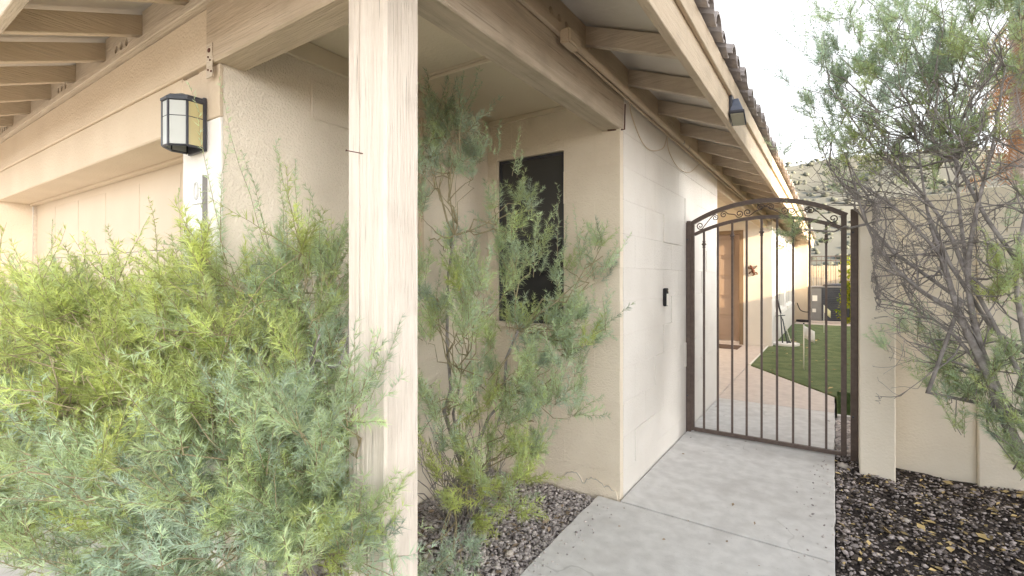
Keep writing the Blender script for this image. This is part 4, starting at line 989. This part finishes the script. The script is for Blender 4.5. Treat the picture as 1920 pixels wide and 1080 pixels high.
for i, p in enumerate(S3):
    pp = smooth_path(p, 5); r0 = [.032, .022, .013, .02, .012, .011, .009, .01][i]
    v, f = tube_data(pp, list(np.linspace(r0, .004, len(pp))), 8); link('stem', pymesh('stem', v, f, True), M['bark'], s3)
tw = []
def bare(p, d, L, r, lev):
    n = 6; pts = [p]; d = unit(d)
    for i in range(n):
        d = unit(d + g3.normal(0, .2, 3) + np.array([-.03, 0, .03])); q = pts[-1] + d*L/n
        if q[1] > 4.18 and q[2] < 1.9: q[1] = 4.18
        if q[0] < .2 and q[2] < 1.75: q[0] = .2+g3.uniform(0, .03)
        pts.append(q)
    tw.append((pts, list(np.linspace(r, max(r*.35, .001), n+1))))
    if lev > 0:
        for k in range(int(g3.integers(2, 5))):
            i = int(g3.integers(1, n+1)); bare(pts[i], unit(d+g3.normal(0, .55, 3)), L*g3.uniform(.45, .75), r*.55, lev-1)
for s in S3:
    pp = smooth_path(s, 6)
    for p in pp[3:]:
        if p[2] < .7: continue
        for k in range(2):
            if g3.random() < .4:
                bare(np.array(p), np.array([g3.normal(-.25, .5), g3.normal(.05, .25), g3.normal(.35, .5)]), g3.uniform(.2, .5), .0045, 2)
tag(collect_tubes('bare_twigs', tw, M['greytwig'], s3, 4), kind='stuff')
# a broken stick poking out of the bed
tag(tube('fallen_branch', wobble((1.02, 3.42, -.07), (.83, 3.6, .13), 6, .04, g3), [.014, .013, .013, .012, .011, .010], M['bark'], None, 7), 'short grey broken branch leaning at the garden wall foot', 'branch')

# citrus shrub at the end of the lawn
def leafy(name, loc, label, cat, c, rad, n, size, m, seed, trunk):
    g = np.random.default_rng(seed); o = thing(name, loc, label, cat)
    u = unit(g.normal(0, 1, (n, 3)))*(g.uniform(0, 1, (n, 1))**.45)*np.array(rad)
    u *= (1+.25*np.sin(u[:, :1]*9)*np.sin(u[:, 2:]*8+1)); P = u+np.array(c)
    d = unit(g.normal(0, 1, (n, 3))+np.array([0, 0, -.2])); s = unit(np.cross(d, g.normal(0, 1, (n, 3)))); L = g.uniform(.6, 1.2, (n, 1))*size
    v = np.stack([P, P+d*L*.5+s*L*.28, P+d*L, P+d*L*.5-s*L*.28], 1).reshape(-1, 3); i = 4*np.arange(n)[:, None]
    f = np.concatenate([i+np.array([[0, 1, 2]]), i+np.array([[0, 2, 3]])])
    me = npmesh('crown', v, f, np.repeat(g.uniform(0, 1, n), 4)); me.materials.append(m); link('crown', me, None, o)
    for tr in trunk:
        vv, fff = tube_data(tr, list(np.linspace(.03, .008, len(tr))), 7); link('trunk', pymesh('trunk', vv, fff, True), M['bark'], o)
    return o
leafy('citrus_shrub', (.28, 10.8, 0), 'sunlit yellow green leafy shrub growing behind the gate post', 'shrub', (.36, 10.8, 1.0), (.29, .3, .75), 1900, .07, M['broadleaf'], 51,
      [[(.36, 11, .0), (.35, 11, .5), (.38, 11.02, 1.2)], [(.36, 11, .3), (.25, 10.9, .7), (.2, 10.95, 1.0)]])
# dead-skirted palm beyond the wall
pm = thing('palm_tree', (2.2, 12.3, 0), 'palm with a skirt of hanging orange brown dead fronds beyond the wall', 'palm tree')
tube('trunk', [(2.9, 12.6, 0), (2.9, 12.6, 3), (2.9, 12.6, 6.2)], [.22, .19, .17], M['bark'], pm, 12)
g = np.random.default_rng(61); V = []; F = []; TI = []
for k in range(95):
    dead = k < 62; z0 = g.uniform(3.8, 6.3) if dead else 6.3; a = g.uniform(0, 6.28); L = g.uniform(.9, 1.5)
    p = np.array([2.9+.15*math.cos(a), 12.6+.15*math.sin(a), z0]); d = np.array([math.cos(a), math.sin(a), -.6 if dead else g.uniform(-.2, 1.2)])
    for s in range(8):
        q = p + unit(d)*L/8; d = d + np.array([0, 0, -.28 if dead else -.14]); sd_ = unit(np.cross(d, np.array([0, 0, 1.]))); t = s/8
        for sg in (-1, 1):
            for j in range(2):
                b = p+(q-p)*j/2; tip = b + (sd_*sg*.75+unit(d)*.6+np.array([0, 0, -.35 if dead else 0]))*.34*(1-.5*t)
                o_ = len(V); V += [b, b+unit(d)*.03, tip]; F.append((o_, o_+1, o_+2)); TI += [g.uniform(0, .65) if dead else 1]*3
        o_ = len(V); V += [p-sd_*.012, p+sd_*.012, q]; F.append((o_, o_+1, o_+2)); TI += [.3]*3
        p = q
me = npmesh('crown', np.array(V), np.array(F), np.array(TI)); me.materials.append(M['palm']); link('crown', me, None, pm)
